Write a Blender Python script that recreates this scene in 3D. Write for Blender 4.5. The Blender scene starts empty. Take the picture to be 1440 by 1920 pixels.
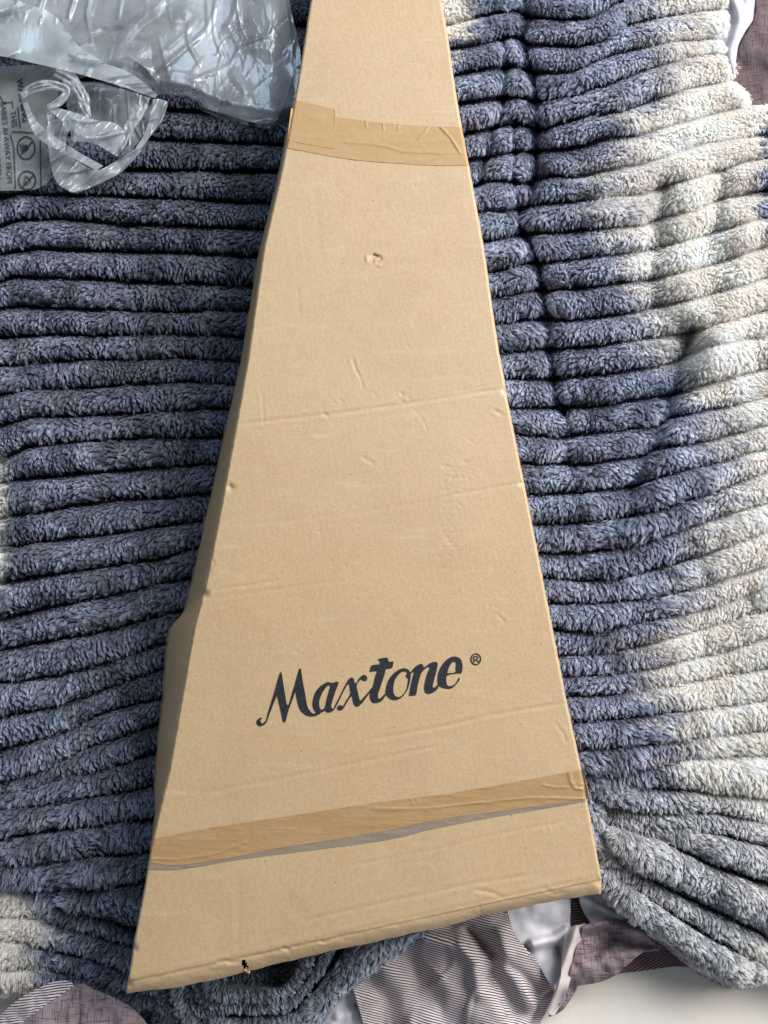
import bpy, math, random
import numpy as np
from mathutils import Vector
from mathutils.geometry import delaunay_2d_cdt

# ------------------------------------------------------------------ camera
S = bpy.context.scene
COL = S.collection
W0, H0 = 1440.0, 1920.0
LENS = 26.0
F = H0 * LENS / 36.0
TILT = math.radians(10.0)
HB = 0.100                      # height of the carton's top panel
ZC = HB + 0.703                 # camera height
cam = bpy.data.cameras.new("camera")
cam.lens = LENS
cam.sensor_width = 36.0
cam.clip_start = 0.01
cam.clip_end = 50
camo = bpy.data.objects.new("camera", cam)
COL.objects.link(camo)
camo.location = (0, 0, ZC)
camo.rotation_euler = (TILT, 0, 0)
S.camera = camo
S.render.resolution_x = 768
S.render.resolution_y = 1024

# ------------------------------------------------------------------ world, lamps, exposure
wd = bpy.data.worlds.new("World")
S.world = wd
wd.use_nodes = True
bg = wd.node_tree.nodes["Background"]
bg.inputs[0].default_value = (0.72, 0.83, 1.0, 1)
bg.inputs[1].default_value = 0.235


def area(name, loc, target, sx, sy, power, color):
    l = bpy.data.lights.new(name, 'AREA')
    l.shape = 'RECTANGLE'
    l.size = sx
    l.size_y = sy
    l.energy = power
    l.color = color
    o = bpy.data.objects.new(name, l)
    COL.objects.link(o)
    o.location = loc
    d = Vector(target) - Vector(loc)
    o.rotation_euler = d.to_track_quat('-Z', 'Y').to_euler()
    return o


area("window_light", (2.0, 1.45, 1.7), (0.05, 0.2, 0.0), 2.0, 1.8, 196, (1.0, 0.98, 0.955))
area("sky_light", (0.15, 2.1, 2.25), (0.0, 0.2, 0.0), 1.5, 1.0, 34, (0.62, 0.80, 1.0))

S.view_settings.view_transform = 'Standard'
S.view_settings.look = 'None'
S.view_settings.exposure = 0.0
S.view_settings.gamma = 1.0
try:
    S.cycles_curves.shape = 'RIBBONS'
    S.cycles_curves.subdivisions = 2
except Exception:
    pass
S.cycles.max_bounces = 10
S.cycles.diffuse_bounces = 4
S.cycles.transparent_max_bounces = 24
S.cycles.caustics_reflective = False
S.cycles.caustics_refractive = False

rng = np.random.default_rng(7)


# ------------------------------------------------------------------ helpers
def P(px, py, z):
    """photo pixel -> world point at height z"""
    px = np.asarray(px, float)
    py = np.asarray(py, float)
    z = np.asarray(z, float)
    dx = (px - W0 / 2) / F
    dy = (H0 / 2 - py) / F
    c, s = math.cos(TILT), math.sin(TILT)
    vy = s + dy * c
    vz = -c + dy * s
    t = (z - ZC) / vz
    return np.stack(np.broadcast_arrays(dx * t, vy * t, z + 0 * t), -1)


def hash2(ix, iy, seed):
    h = (ix.astype(np.int64) * 374761393 + iy.astype(np.int64) * 668265263 + seed * 974634777) & 0xFFFFFFFF
    h = ((h ^ (h >> 13)) * 1274126177) & 0xFFFFFFFF
    h = h ^ (h >> 16)
    return (h & 0xFFFFFF) / float(0xFFFFFF)


def noise(x, y, seed=0):
    x = np.asarray(x, float)
    y = np.asarray(y, float)
    x, y = np.broadcast_arrays(x, y)
    ix, iy = np.floor(x), np.floor(y)
    fx, fy = x - ix, y - iy
    ux = fx * fx * fx * (fx * (fx * 6 - 15) + 10)
    uy = fy * fy * fy * (fy * (fy * 6 - 15) + 10)
    a = hash2(ix, iy, seed)
    b = hash2(ix + 1, iy, seed)
    c = hash2(ix, iy + 1, seed)
    d = hash2(ix + 1, iy + 1, seed)
    return ((a * (1 - ux) + b * ux) * (1 - uy) + (c * (1 - ux) + d * ux) * uy) * 2 - 1


def fbm(x, y, seed=0, o=3):
    v, a = 0, 1.0
    for i in range(o):
        v = v + a * noise(np.asarray(x) * 2 ** i + 17.3 * i, np.asarray(y) * 2 ** i - 9.1 * i, seed + i)
        a *= 0.5
    return v


def sstep(a, b, x):
    t = np.clip((np.asarray(x, float) - a) / (b - a), 0, 1)
    return t * t * (3 - 2 * t)


def seg_dist(px, py, pts):
    """distance to a polyline and the fraction along it"""
    best = np.full(np.shape(px), 1e9)
    frac = np.zeros(np.shape(px))
    n = len(pts) - 1
    for i in range(n):
        ax, ay = pts[i]
        bx, by = pts[i + 1]
        L2 = (bx - ax) ** 2 + (by - ay) ** 2
        t = np.clip(((px - ax) * (bx - ax) + (py - ay) * (by - ay)) / L2, 0, 1)
        d = np.hypot(px - ax - t * (bx - ax), py - ay - t * (by - ay))
        m = d < best
        best = np.where(m, d, best)
        frac = np.where(m, (i + t) / n, frac)
    return best, frac


def in_poly(px, py, poly):
    c = np.zeros(np.shape(px), bool)
    n = len(poly)
    for i in range(n):
        x1, y1 = poly[i]
        x2, y2 = poly[(i + 1) % n]
        if y1 == y2:
            continue
        m = ((y1 > py) != (y2 > py)) & (px < (x2 - x1) * (py - y1) / (y2 - y1) + x1)
        c ^= m
    return c


def resample(pts, n, smooth=True):
    """polyline -> n points by arc length (Catmull-Rom rounded)"""
    pts = np.asarray(pts, float)
    if smooth and len(pts) > 2:
        q = np.vstack([2 * pts[0] - pts[1], pts, 2 * pts[-1] - pts[-2]])
        out = []
        for i in range(1, len(q) - 2):
            t = np.linspace(0, 1, 14, endpoint=False)[:, None]
            p0, p1, p2, p3 = q[i - 1], q[i], q[i + 1], q[i + 2]
            out.append(0.5 * (2 * p1 + (p2 - p0) * t + (2 * p0 - 5 * p1 + 4 * p2 - p3) * t ** 2
                              + (3 * p1 - p0 - 3 * p2 + p3) * t ** 3))
        pts = np.vstack(out + [pts[-1:]])
    s = np.r_[0, np.cumsum(np.linalg.norm(np.diff(pts, axis=0), axis=1))]
    u = np.linspace(0, s[-1], n)
    return np.stack([np.interp(u, s, pts[:, k]) for k in range(pts.shape[1])], 1)


def mesh_obj(name, V, Q, mat, parent=None, smooth=True, attrs=None, uv=None):
    V = np.ascontiguousarray(V, np.float32).reshape(-1, 3)
    Q = np.ascontiguousarray(Q, np.int32)
    me = bpy.data.meshes.new(name)
    k = Q.shape[1]
    me.vertices.add(len(V))
    me.vertices.foreach_set("co", V.ravel())
    me.loops.add(Q.size)
    me.loops.foreach_set("vertex_index", Q.ravel())
    me.polygons.add(len(Q))
    me.polygons.foreach_set("loop_start", np.arange(0, Q.size, k, dtype=np.int32))
    me.polygons.foreach_set("loop_total", np.full(len(Q), k, np.int32))
    me.polygons.foreach_set("use_smooth", np.full(len(Q), smooth))
    me.update(calc_edges=True)
    me.validate()
    if attrs:
        for an, arr in attrs.items():
            arr = np.asarray(arr, np.float32)
            if arr.ndim > 1 and arr.shape[-1] == 4:
                a = me.attributes.new(an, 'FLOAT_COLOR', 'POINT')
                a.data.foreach_set("color", arr.ravel())
            else:
                a = me.attributes.new(an, 'FLOAT', 'POINT')
                a.data.foreach_set("value", arr.ravel())
    if uv is not None:
        l = me.uv_layers.new(name="UVMap")
        l.data.foreach_set("uv", np.asarray(uv, np.float32).reshape(-1, 2)[Q.ravel()].ravel())
    if mat:
        me.materials.append(mat)
    o = bpy.data.objects.new(name, me)
    COL.objects.link(o)
    if parent:
        o.parent = parent
        o.matrix_parent_inverse = parent.matrix_basis.inverted()
    return o


def quads(ny, nx):
    i = np.arange(ny * nx).reshape(ny, nx)
    return np.stack([i[:-1, :-1], i[1:, :-1], i[1:, 1:], i[:-1, 1:]], -1).reshape(-1, 4)


def grid_obj(name, V, mat, parent=None, attrs=None, uv=None, keep=None, smooth=True):
    ny, nx = V.shape[:2]
    Q = quads(ny, nx)
    if keep is not None:
        Q = Q[keep]
    return mesh_obj(name, V, Q, mat, parent, smooth, attrs, uv)


def thing(name, label, cat, loc=(0, 0, 0)):
    o = bpy.data.objects.new(name, None)
    COL.objects.link(o)
    o.location = loc
    o.empty_display_size = 0.05
    o["label"] = label
    o["category"] = cat
    return o


def coons(top, right, bottom, left, n, m):
    """px patch from four sides; top/bottom run left->right, left/right run top->bottom; m rows x n columns"""
    T, B = resample(top, n), resample(bottom, n)
    L, R = resample(left, m), resample(right, m)
    u = np.linspace(0, 1, n)[None, :, None]
    v = np.linspace(0, 1, m)[:, None, None]
    A = (1 - v) * T[None] + v * B[None] + (1 - u) * L[:, None] + u * R[:, None]
    A = A - ((1 - u) * (1 - v) * T[0] + u * (1 - v) * T[-1] + (1 - u) * v * B[0] + u * v * B[-1])
    return A


# ------------------------------------------------------------------ materials
class NT:
    def __init__(self, name):
        self.m = bpy.data.materials.new(name)
        self.m.use_nodes = True
        self.t = self.m.node_tree
        self.t.nodes.clear()
        self.out = self.t.nodes.new("ShaderNodeOutputMaterial")

    def n(self, typ, **kw):
        d = self.t.nodes.new(typ)
        for k, v in kw.items():
            if k.startswith("i_"):
                key = k[2:]
                key = int(key) if key.isdigit() else key.replace("_", " ")
                s = d.inputs[key]
                if isinstance(v, bpy.types.NodeSocket):
                    self.t.links.new(v, s)
                else:
                    s.default_value = v
            else:
                setattr(d, k, v)
        return d

    def link(self, a, b):
        self.t.links.new(a, b)

    def math(self, op, a, b=None, c=None):
        d = self.t.nodes.new("ShaderNodeMath")
        d.operation = op
        for i, v in enumerate((a, b, c)):
            if v is None:
                continue
            if isinstance(v, bpy.types.NodeSocket):
                self.link(v, d.inputs[i])
            else:
                d.inputs[i].default_value = v
        return d.outputs[0]

    def mix(self, fac, a, b, blend='MIX'):
        d = self.t.nodes.new("ShaderNodeMix")
        d.data_type = 'RGBA'
        d.blend_type = blend
        for s, v in ((d.inputs[0], fac), (d.inputs[6], a), (d.inputs[7], b)):
            if isinstance(v, bpy.types.NodeSocket):
                self.link(v, s)
            else:
                s.default_value = v if not isinstance(v, tuple) else (v + (1,) if len(v) == 3 else v)
        return d.outputs[2]

    def ramp(self, fac, stops):
        d = self.t.nodes.new("ShaderNodeValToRGB")
        e = d.color_ramp.elements
        while len(e) < len(stops):
            e.new(0.5)
        for el, (p, c) in zip(e, stops):
            el.position = p
            el.color = (c, c, c, 1) if not isinstance(c, tuple) else c + (1,)
        self.link(fac, d.inputs[0])
        return d.outputs[0]

    def noise(self, vec, scale, detail=3.0, rough=0.55, dist=0.0):
        d = self.n("ShaderNodeTexNoise", i_Scale=scale, i_Detail=detail, i_Roughness=rough, i_Distortion=dist)
        self.link(vec, d.inputs["Vector"])
        return d.outputs[0]

    def coord(self, which="Object", scale=None, rot=None):
        c = self.n("ShaderNodeTexCoord").outputs[which]
        if scale or rot:
            mp = self.n("ShaderNodeMapping")
            self.link(c, mp.inputs[0])
            if scale:
                mp.inputs["Scale"].default_value = scale
            if rot:
                mp.inputs["Rotation"].default_value = rot
            c = mp.outputs[0]
        return c

    def done(self, shader):
        self.link(shader, self.out.inputs[0])
        return self.m


def mat_card(name, base, dark):
    t = NT(name)
    co = t.coord("Object")
    fine = t.noise(co, 620, 4, 0.7)
    st = t.coord("Object", scale=(900, 220, 300), rot=(0, 0, math.radians(-7)))
    fib = t.noise(st, 1.0, 3, 0.6)
    blot = t.noise(co, 16, 4, 0.6)
    c1 = t.mix(t.ramp(fine, [(0.33, 0.0), (0.68, 1.0)]), dark, base)
    c2 = t.mix(t.ramp(fib, [(0.35, 0.0), (0.7, 1.0)]), c1, tuple(min(1, x * 1.18) for x in base))
    c2 = t.mix(0.45, c1, c2)
    c3 = t.mix(t.ramp(blot, [(0.3, 0.0), (0.7, 0.20)]), c2, (0.34, 0.21, 0.105))
    c3 = t.mix(t.ramp(t.noise(co, 5.5, 3, 0.6), [(0.35, 0.0), (0.7, 0.22)]), c3, (0.47, 0.355, 0.225))
    c3 = t.mix(t.math("MULTIPLY", t.ramp(t.noise(co, 330, 2, 0.6), [(0.4, 0.0), (0.75, 1.0)]), 0.30), c3, (0.53, 0.40, 0.245))
    smud = t.ramp(t.noise(co, 11, 6, 0.68, 0.7), [(0.52, 0.0), (0.72, 1.0)])
    c3 = t.mix(t.math("MULTIPLY", smud, 0.22), c3, (0.27, 0.175, 0.09))
    rub = t.ramp(t.noise(t.coord("Object", scale=(9, 70, 30), rot=(0, 0, math.radians(-12))), 1.0, 5, 0.7, 0.3), [(0.58, 0.0), (0.70, 1.0)])
    c3 = t.mix(t.math("MULTIPLY", rub, 0.25), c3, (0.56, 0.43, 0.28))
    # scattered dark and pale recycled fibres
    vor = t.n("ShaderNodeTexVoronoi", i_Scale=95.0, feature='F1')
    t.link(co, vor.inputs["Vector"])
    sep = t.n("ShaderNodeSeparateColor")
    t.link(vor.outputs["Color"], sep.inputs[0])
    speck = t.ramp(vor.outputs["Distance"], [(0.05, 1.0), (0.10, 0.0)])
    speck = t.math('MULTIPLY', speck, t.math('GREATER_THAN', sep.outputs[0], 0.80))
    c4 = t.mix(t.math('MULTIPLY', speck, 0.6), c3, (0.12, 0.075, 0.04))
    flute = t.n("ShaderNodeTexWave", wave_type='BANDS', bands_direction='X', i_Scale=52.0, i_Distortion=0.6, i_Detail=1.0)
    t.link(t.coord("Object", rot=(0, 0, math.radians(-10))), flute.inputs["Vector"])
    h = t.math('ADD', t.math('MULTIPLY', fine, 0.7), t.math('MULTIPLY', t.noise(co, 70, 3), 0.8))
    h = t.math('ADD', h, t.math('MULTIPLY', flute.outputs[1], 0.05))
    bmp = t.n("ShaderNodeBump", i_Strength=0.30, i_Distance=0.0012, i_Height=h)
    p = t.n("ShaderNodeBsdfPrincipled", i_Base_Color=c4, i_Roughness=0.50, i_Normal=bmp.outputs[0])
    p.inputs["Specular IOR Level"].default_value = 0.5
    return t.done(p.outputs[0])


M_CARD = mat_card("cardboard", (0.432, 0.296, 0.160), (0.350, 0.233, 0.118))


def mat_tape(name, c_a, c_b, rough, spec=0.4):
    t = NT(name)
    co = t.coord("Object")
    st = t.coord("Object", scale=(14, 60, 20), rot=(0, 0, math.radians(-9)))
    air = t.ramp(t.noise(st, 1.0, 3, 0.6, 0.4), [(0.50, 0.0), (0.58, 1.0)])
    fine = t.ramp(t.noise(co, 620, 3, 0.7), [(0.3, 0.0), (0.7, 1.0)])
    c = t.mix(t.math('MULTIPLY', air, 0.5), c_a, c_b)
    c = t.mix(t.math('MULTIPLY', fine, 0.5), c, tuple(x * 0.70 for x in c_a))
    bmp = t.n("ShaderNodeBump", i_Strength=0.28, i_Distance=0.001,
              i_Height=t.math("ADD", t.math("MULTIPLY", t.noise(co, 620, 3, 0.7), 0.5), t.noise(t.coord("Object", scale=(28, 80, 40), rot=(0, 0, math.radians(-9))), 1.0, 3, 0.55, 0.3)))
    p = t.n("ShaderNodeBsdfPrincipled", i_Base_Color=c, i_Roughness=rough, i_Normal=bmp.outputs[0])
    p.inputs["Specular IOR Level"].default_value = spec
    return t.done(p.outputs[0])


M_TAPE = mat_tape("brown_tape", (0.352, 0.217, 0.098), (0.395, 0.265, 0.138), 0.34)
M_TAPE_HI = mat_tape("pale_brown_tape", (0.395, 0.250, 0.108), (0.415, 0.275, 0.130), 0.42, 0.22)
M_TAPE_GREY = mat_tape("grey_tape", (0.225, 0.175, 0.130), (0.265, 0.215, 0.165), 0.4)


def mat_simple(name, col, rough=0.6, spec=0.3):
    t = NT(name)
    n = t.ramp(t.noise(t.coord("Object"), 420, 5, 0.7), [(0.40, 0.0), (0.75, 1.0)])
    c = t.mix(t.math('MULTIPLY', n, 0.9), col, tuple(min(1, x * 2.0 + 0.012) for x in col))
    p = t.n("ShaderNodeBsdfPrincipled", i_Base_Color=c, i_Roughness=rough)
    p.inputs["Specular IOR Level"].default_value = spec
    return t.done(p.outputs[0])


M_INK = mat_simple("printing_ink", (0.010, 0.0115, 0.014), 0.6, 0.22)
M_BAGINK = mat_simple("black_bag_ink", (0.006, 0.007, 0.010), 0.4, 0.4)


def mat_fur():
    t = NT("fleece_pile")
    a = t.n("ShaderNodeAttribute", attribute_name="pile_color").outputs["Color"]
    p = t.n("ShaderNodeBsdfPrincipled", i_Base_Color=a, i_Roughness=0.45)
    p.inputs["Specular IOR Level"].default_value = 0.40
    tr = t.n("ShaderNodeBsdfTranslucent", i_Color=a)
    mx = t.n("ShaderNodeMixShader", i_0=0.45)
    t.link(p.outputs[0], mx.inputs[1])
    t.link(tr.outputs[0], mx.inputs[2])
    return t.done(mx.outputs[0])


def mat_backing():
    t = NT("fleece_backing")
    a = t.n("ShaderNodeAttribute", attribute_name="pile_color").outputs["Color"]
    n = t.noise(t.coord("Object"), 900, 3)
    c = t.mix(t.math('MULTIPLY', n, 0.6), a, t.mix(1.0, a, (0.5, 0.5, 0.5), 'MULTIPLY'))
    bmp = t.n("ShaderNodeBump", i_Strength=0.8, i_Distance=0.002, i_Height=n)
    p = t.n("ShaderNodeBsdfPrincipled", i_Base_Color=c, i_Roughness=0.95, i_Normal=bmp.outputs[0])
    p.inputs["Specular IOR Level"].default_value = 0.05
    return t.done(p.outputs[0])


M_FUR, M_BACK = mat_fur(), mat_backing()


def mat_plastic(name, cover, tint):
    t = NT(name)
    co = t.coord("Object")
    bmp = t.n("ShaderNodeBump", i_Strength=0.16, i_Distance=0.004, i_Height=t.noise(t.coord("Object", scale=(95, 30, 60)), 1.0, 4, 0.6, 0.4))
    nz = t.ramp(t.noise(co, 22, 3), [(0.3, cover * 0.65), (0.75, min(1.0, cover * 1.35))])
    df = t.n("ShaderNodeBsdfDiffuse", i_Color=tint + (1,), i_Normal=bmp.outputs[0])
    tl = t.n("ShaderNodeBsdfTranslucent", i_Color=tint + (1,), i_Normal=bmp.outputs[0])
    md = t.n("ShaderNodeMixShader", i_0=0.45)
    t.link(df.outputs[0], md.inputs[1])
    t.link(tl.outputs[0], md.inputs[2])
    tp = t.n("ShaderNodeBsdfTransparent", i_Color=(0.93, 0.96, 0.97, 1))
    m1 = t.n("ShaderNodeMixShader", i_0=nz)
    t.link(tp.outputs[0], m1.inputs[1])
    t.link(md.outputs[0], m1.inputs[2])
    gl = t.n("ShaderNodeBsdfGlossy", i_Color=(1, 1, 1, 1), i_Roughness=0.15, i_Normal=bmp.outputs[0])
    lw = t.n("ShaderNodeFresnel", i_IOR=1.6, i_Normal=bmp.outputs[0])
    m2 = t.n("ShaderNodeMixShader", i_0=t.math('ADD', t.math('MULTIPLY', lw.outputs[0], 0.55), 0.012))
    t.link(m1.outputs[0], m2.inputs[1])
    t.link(gl.outputs[0], m2.inputs[2])
    return t.done(m2.outputs[0])


M_BAG = mat_plastic("clear_polythene", 0.33, (0.84, 0.88, 0.91))
M_BAG_MILKY = mat_plastic("milky_polythene", 0.42, (0.87, 0.91, 0.94))
M_BAG_PRINT = mat_plastic("printed_polythene", 0.40, (0.66, 0.70, 0.67))


def mat_cloth(name, col, kind, freq=1.0, ang=0.0, col2=None):
    t = NT(name)
    uv = t.coord("UV")
    mp = t.n("ShaderNodeMapping")
    t.link(uv, mp.inputs[0])
    mp.inputs["Rotation"].default_value = (0, 0, ang)
    v = mp.outputs[0]
    weave = t.noise(uv, 1400, 2)
    if kind == 'stripe':
        sx = t.n("ShaderNodeSeparateXYZ")
        t.link(v, sx.inputs[0])
        wob = t.math('MULTIPLY', t.noise(v, 30, 2), 0.0006)
        ph = t.math('MULTIPLY', t.math('ADD', sx.outputs[1], wob), freq)
        tri = t.math('PINGPONG', ph, 0.5)
        m = t.ramp(t.math('MULTIPLY', tri, 2.0), [(0.36, 0.0), (0.56, 1.0)])
        c = t.mix(m, col, col2)
    elif kind == 'hatch':
        a = t.noise(t.n("ShaderNodeMapping", i_0=v, i_Scale=(700, 60, 1)).outputs[0], 1.0, 2, 0.5, 0.4)
        b = t.noise(t.n("ShaderNodeMapping", i_0=v, i_Scale=(60, 700, 1)).outputs[0], 1.0, 2, 0.5, 0.4)
        m = t.math('MAXIMUM', t.ramp(a, [(0.56, 0.0), (0.64, 1.0)]), t.ramp(b, [(0.56, 0.0), (0.64, 1.0)]))
        c = t.mix(m, col, col2)
        c = t.mix(t.ramp(t.noise(v, 45, 3), [(0.35, 0.0), (0.75, 0.6)]), c, col2)
    else:
        c = t.mix(t.math('MULTIPLY', t.noise(uv, 30, 3), 0.25), col, tuple(x * 0.86 for x in col))
    c = t.mix(t.math('MULTIPLY', weave, 0.25), c, t.mix(1.0, c, (0.6, 0.6, 0.6), 'MULTIPLY'))
    h = t.math('ADD', t.math('MULTIPLY', weave, 0.1), t.noise(uv, 60, 4, 0.6, 0.5))
    bmp = t.n("ShaderNodeBump", i_Strength=0.18, i_Distance=0.003, i_Height=h)
    p = t.n("ShaderNodeBsdfPrincipled", i_Base_Color=c, i_Roughness=0.7, i_Normal=bmp.outputs[0])
    p.inputs["Specular IOR Level"].default_value = 0.05
    p.inputs["Sheen Weight"].default_value = 0.1
    return t.done(p.outputs[0])


M_STRIPE = mat_cloth("striped_cotton", (0.085, 0.052, 0.058), 'stripe', 440, 0.0, (0.66, 0.585, 0.58))
M_STRIPE_DK = mat_cloth("dark_striped_cotton", (0.055, 0.025, 0.030), 'stripe', 430, 0.0, (0.30, 0.20, 0.20))
M_HATCH = mat_cloth("mauve_hatched_cotton", (0.33, 0.25, 0.262), 'hatch', 1, 0.0, (0.135, 0.088, 0.095))
M_HATCH_DK = mat_cloth("brown_hatched_cotton", (0.125, 0.088, 0.092), 'hatch', 1, 0.0, (0.045, 0.03, 0.033))
M_WHITE = mat_cloth("white_cotton", (0.68, 0.665, 0.70), 'plain')
M_PINKWHITE = mat_cloth("pinkish_cotton", (0.62, 0.54, 0.52), 'plain')
M_LAV = mat_cloth("lavender_cotton", (0.40, 0.385, 0.44), 'plain')
M_SHEET = mat_cloth("cream_cotton", (0.84, 0.765, 0.66), 'plain')

# ------------------------------------------------------------------ bed sheet
n = 120
gx, gy = np.meshgrid(np.linspace(-1.3, 1.3, n), np.linspace(-1.1, 1.8, n))
gz = -0.050 + 0.004 * fbm(gx * 4, gy * 4, 3)
sheet = grid_obj("bed_sheet", np.stack([gx, gy, gz], -1), M_SHEET, None, uv=np.stack([gx, gy], -1))
sheet["kind"] = "structure"

# ------------------------------------------------------------------ blanket: groove lines traced between the ribs
def cv(pts, ox, oy, s):
    return [(ox + x / s, oy + y / s) for x, y in pts]


XL = np.arange(-230, 640, 4.0)
A7 = lambda *p: cv(p, 0, 350, 2.571)
A8 = lambda *p: cv(p, 0, 900, 2.742)
left = [
    [(-200, -190), (600, -180)], [(-200, -130), (600, -122)], [(-200, -68), (600, -62)], [(-200, -10), (600, -5)],
    [(-200, 45), (300, 40), (600, 50)], [(-200, 100), (300, 95), (600, 108)], [(-200, 155), (300, 150), (570, 165)],
    [(-200, 210), (320, 207), (390, 213), (560, 220)], [(-200, 258), (100, 250), (270, 260), (535, 273)],
    [(-200, 318), (100, 312), (229, 319), (520, 323)],
    A7((-400, 110), (0, 60), (100, 35), (400, 45), (800, 55), (1050, 75), (1320, 80)),
    A7((0, 195), (90, 160), (300, 150), (600, 185), (800, 185), (1000, 200), (1290, 205)),
    A7((0, 330), (100, 310), (200, 295), (400, 310), (800, 320), (1000, 325), (1260, 335)),
    A7((0, 460), (60, 435), (300, 440), (600, 455), (900, 465), (1230, 480)),
    A7((0, 590), (150, 575), (400, 595), (700, 600), (950, 605), (1210, 600)),
    A7((0, 725), (250, 712), (500, 720), (700, 705), (900, 710), (1180, 725)),
    A7((0, 865), (250, 845), (500, 825), (750, 830), (850, 820), (1000, 825), (1150, 845)),
    A7((0, 1005), (150, 970), (400, 965), (700, 950), (900, 938), (1130, 950)),
    A7((0, 1150), (150, 1110), (400, 1105), (700, 1085), (900, 1075), (1100, 1065)),
    A7((0, 1330), (130, 1250), (300, 1230), (550, 1215), (800, 1205), (1080, 1205)),
    A7((0, 1430), (50, 1410), (300, 1390), (600, 1370), (800, 1345), (1060, 1330)),
    A8((0, 200), (50, 185), (300, 150), (600, 100), (800, 90), (1090, 65)),
    A8((60, 335), (200, 315), (500, 285), (800, 240), (1070, 205)),
    A8((20, 520), (300, 480), (600, 435), (850, 400), (950, 360), (1010, 345)),
    A8((20, 710), (300, 640), (550, 600), (800, 530), (985, 495)),
    A8((0, 870), (300, 820), (600, 760), (800, 700), (940, 660)),
    A8((0, 1040), (300, 1005), (550, 935), (750, 870), (860, 840)),
    A8((0, 1210), (200, 1180), (450, 1110), (700, 1010), (840, 970)),
    A8((0, 1380), (300, 1300), (500, 1210), (700, 1150), (830, 1120)),
    A8((0, 1560), (150, 1520), (300, 1450), (450, 1370), (650, 1310), (810, 1255)),
    [(0, 1487), (60, 1478), (128, 1452), (200, 1441), (292, 1410)],
    [(0, 1515), (100, 1505), (200, 1488), (290, 1473)],
    [(0, 1574), (100, 1556), (200, 1542), (285, 1534)],
    [(0, 1622), (100, 1620), (150, 1607), (275, 1597)],
    [(0, 1668), (80, 1672), (150, 1668), (200, 1660), (270, 1645)],
    [(0, 1690), (88, 1694), (150, 1708), (255, 1742), (320, 1760)],
    [(0, 1716), (75, 1718), (140, 1738), (200, 1757), (250, 1772), (320, 1790)],
    [(0, 1760), (55, 1770), (125, 1786), (187, 1803), (240, 1822), (320, 1840)],
    [(0, 1818), (45, 1816), (80, 1815), (120, 1820), (172, 1834), (225, 1856), (300, 1868)],
    [(0, 1876), (50, 1866), (90, 1858), (120, 1856), (172, 1862), (225, 1884), (300, 1900)],
]
A3 = lambda *p: cv(p, 840, 0, 2.4)
A4 = lambda *p: cv(p, 840, 560, 2.4)
A5 = lambda *p: cv(p, 840, 1100, 2.342)
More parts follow.
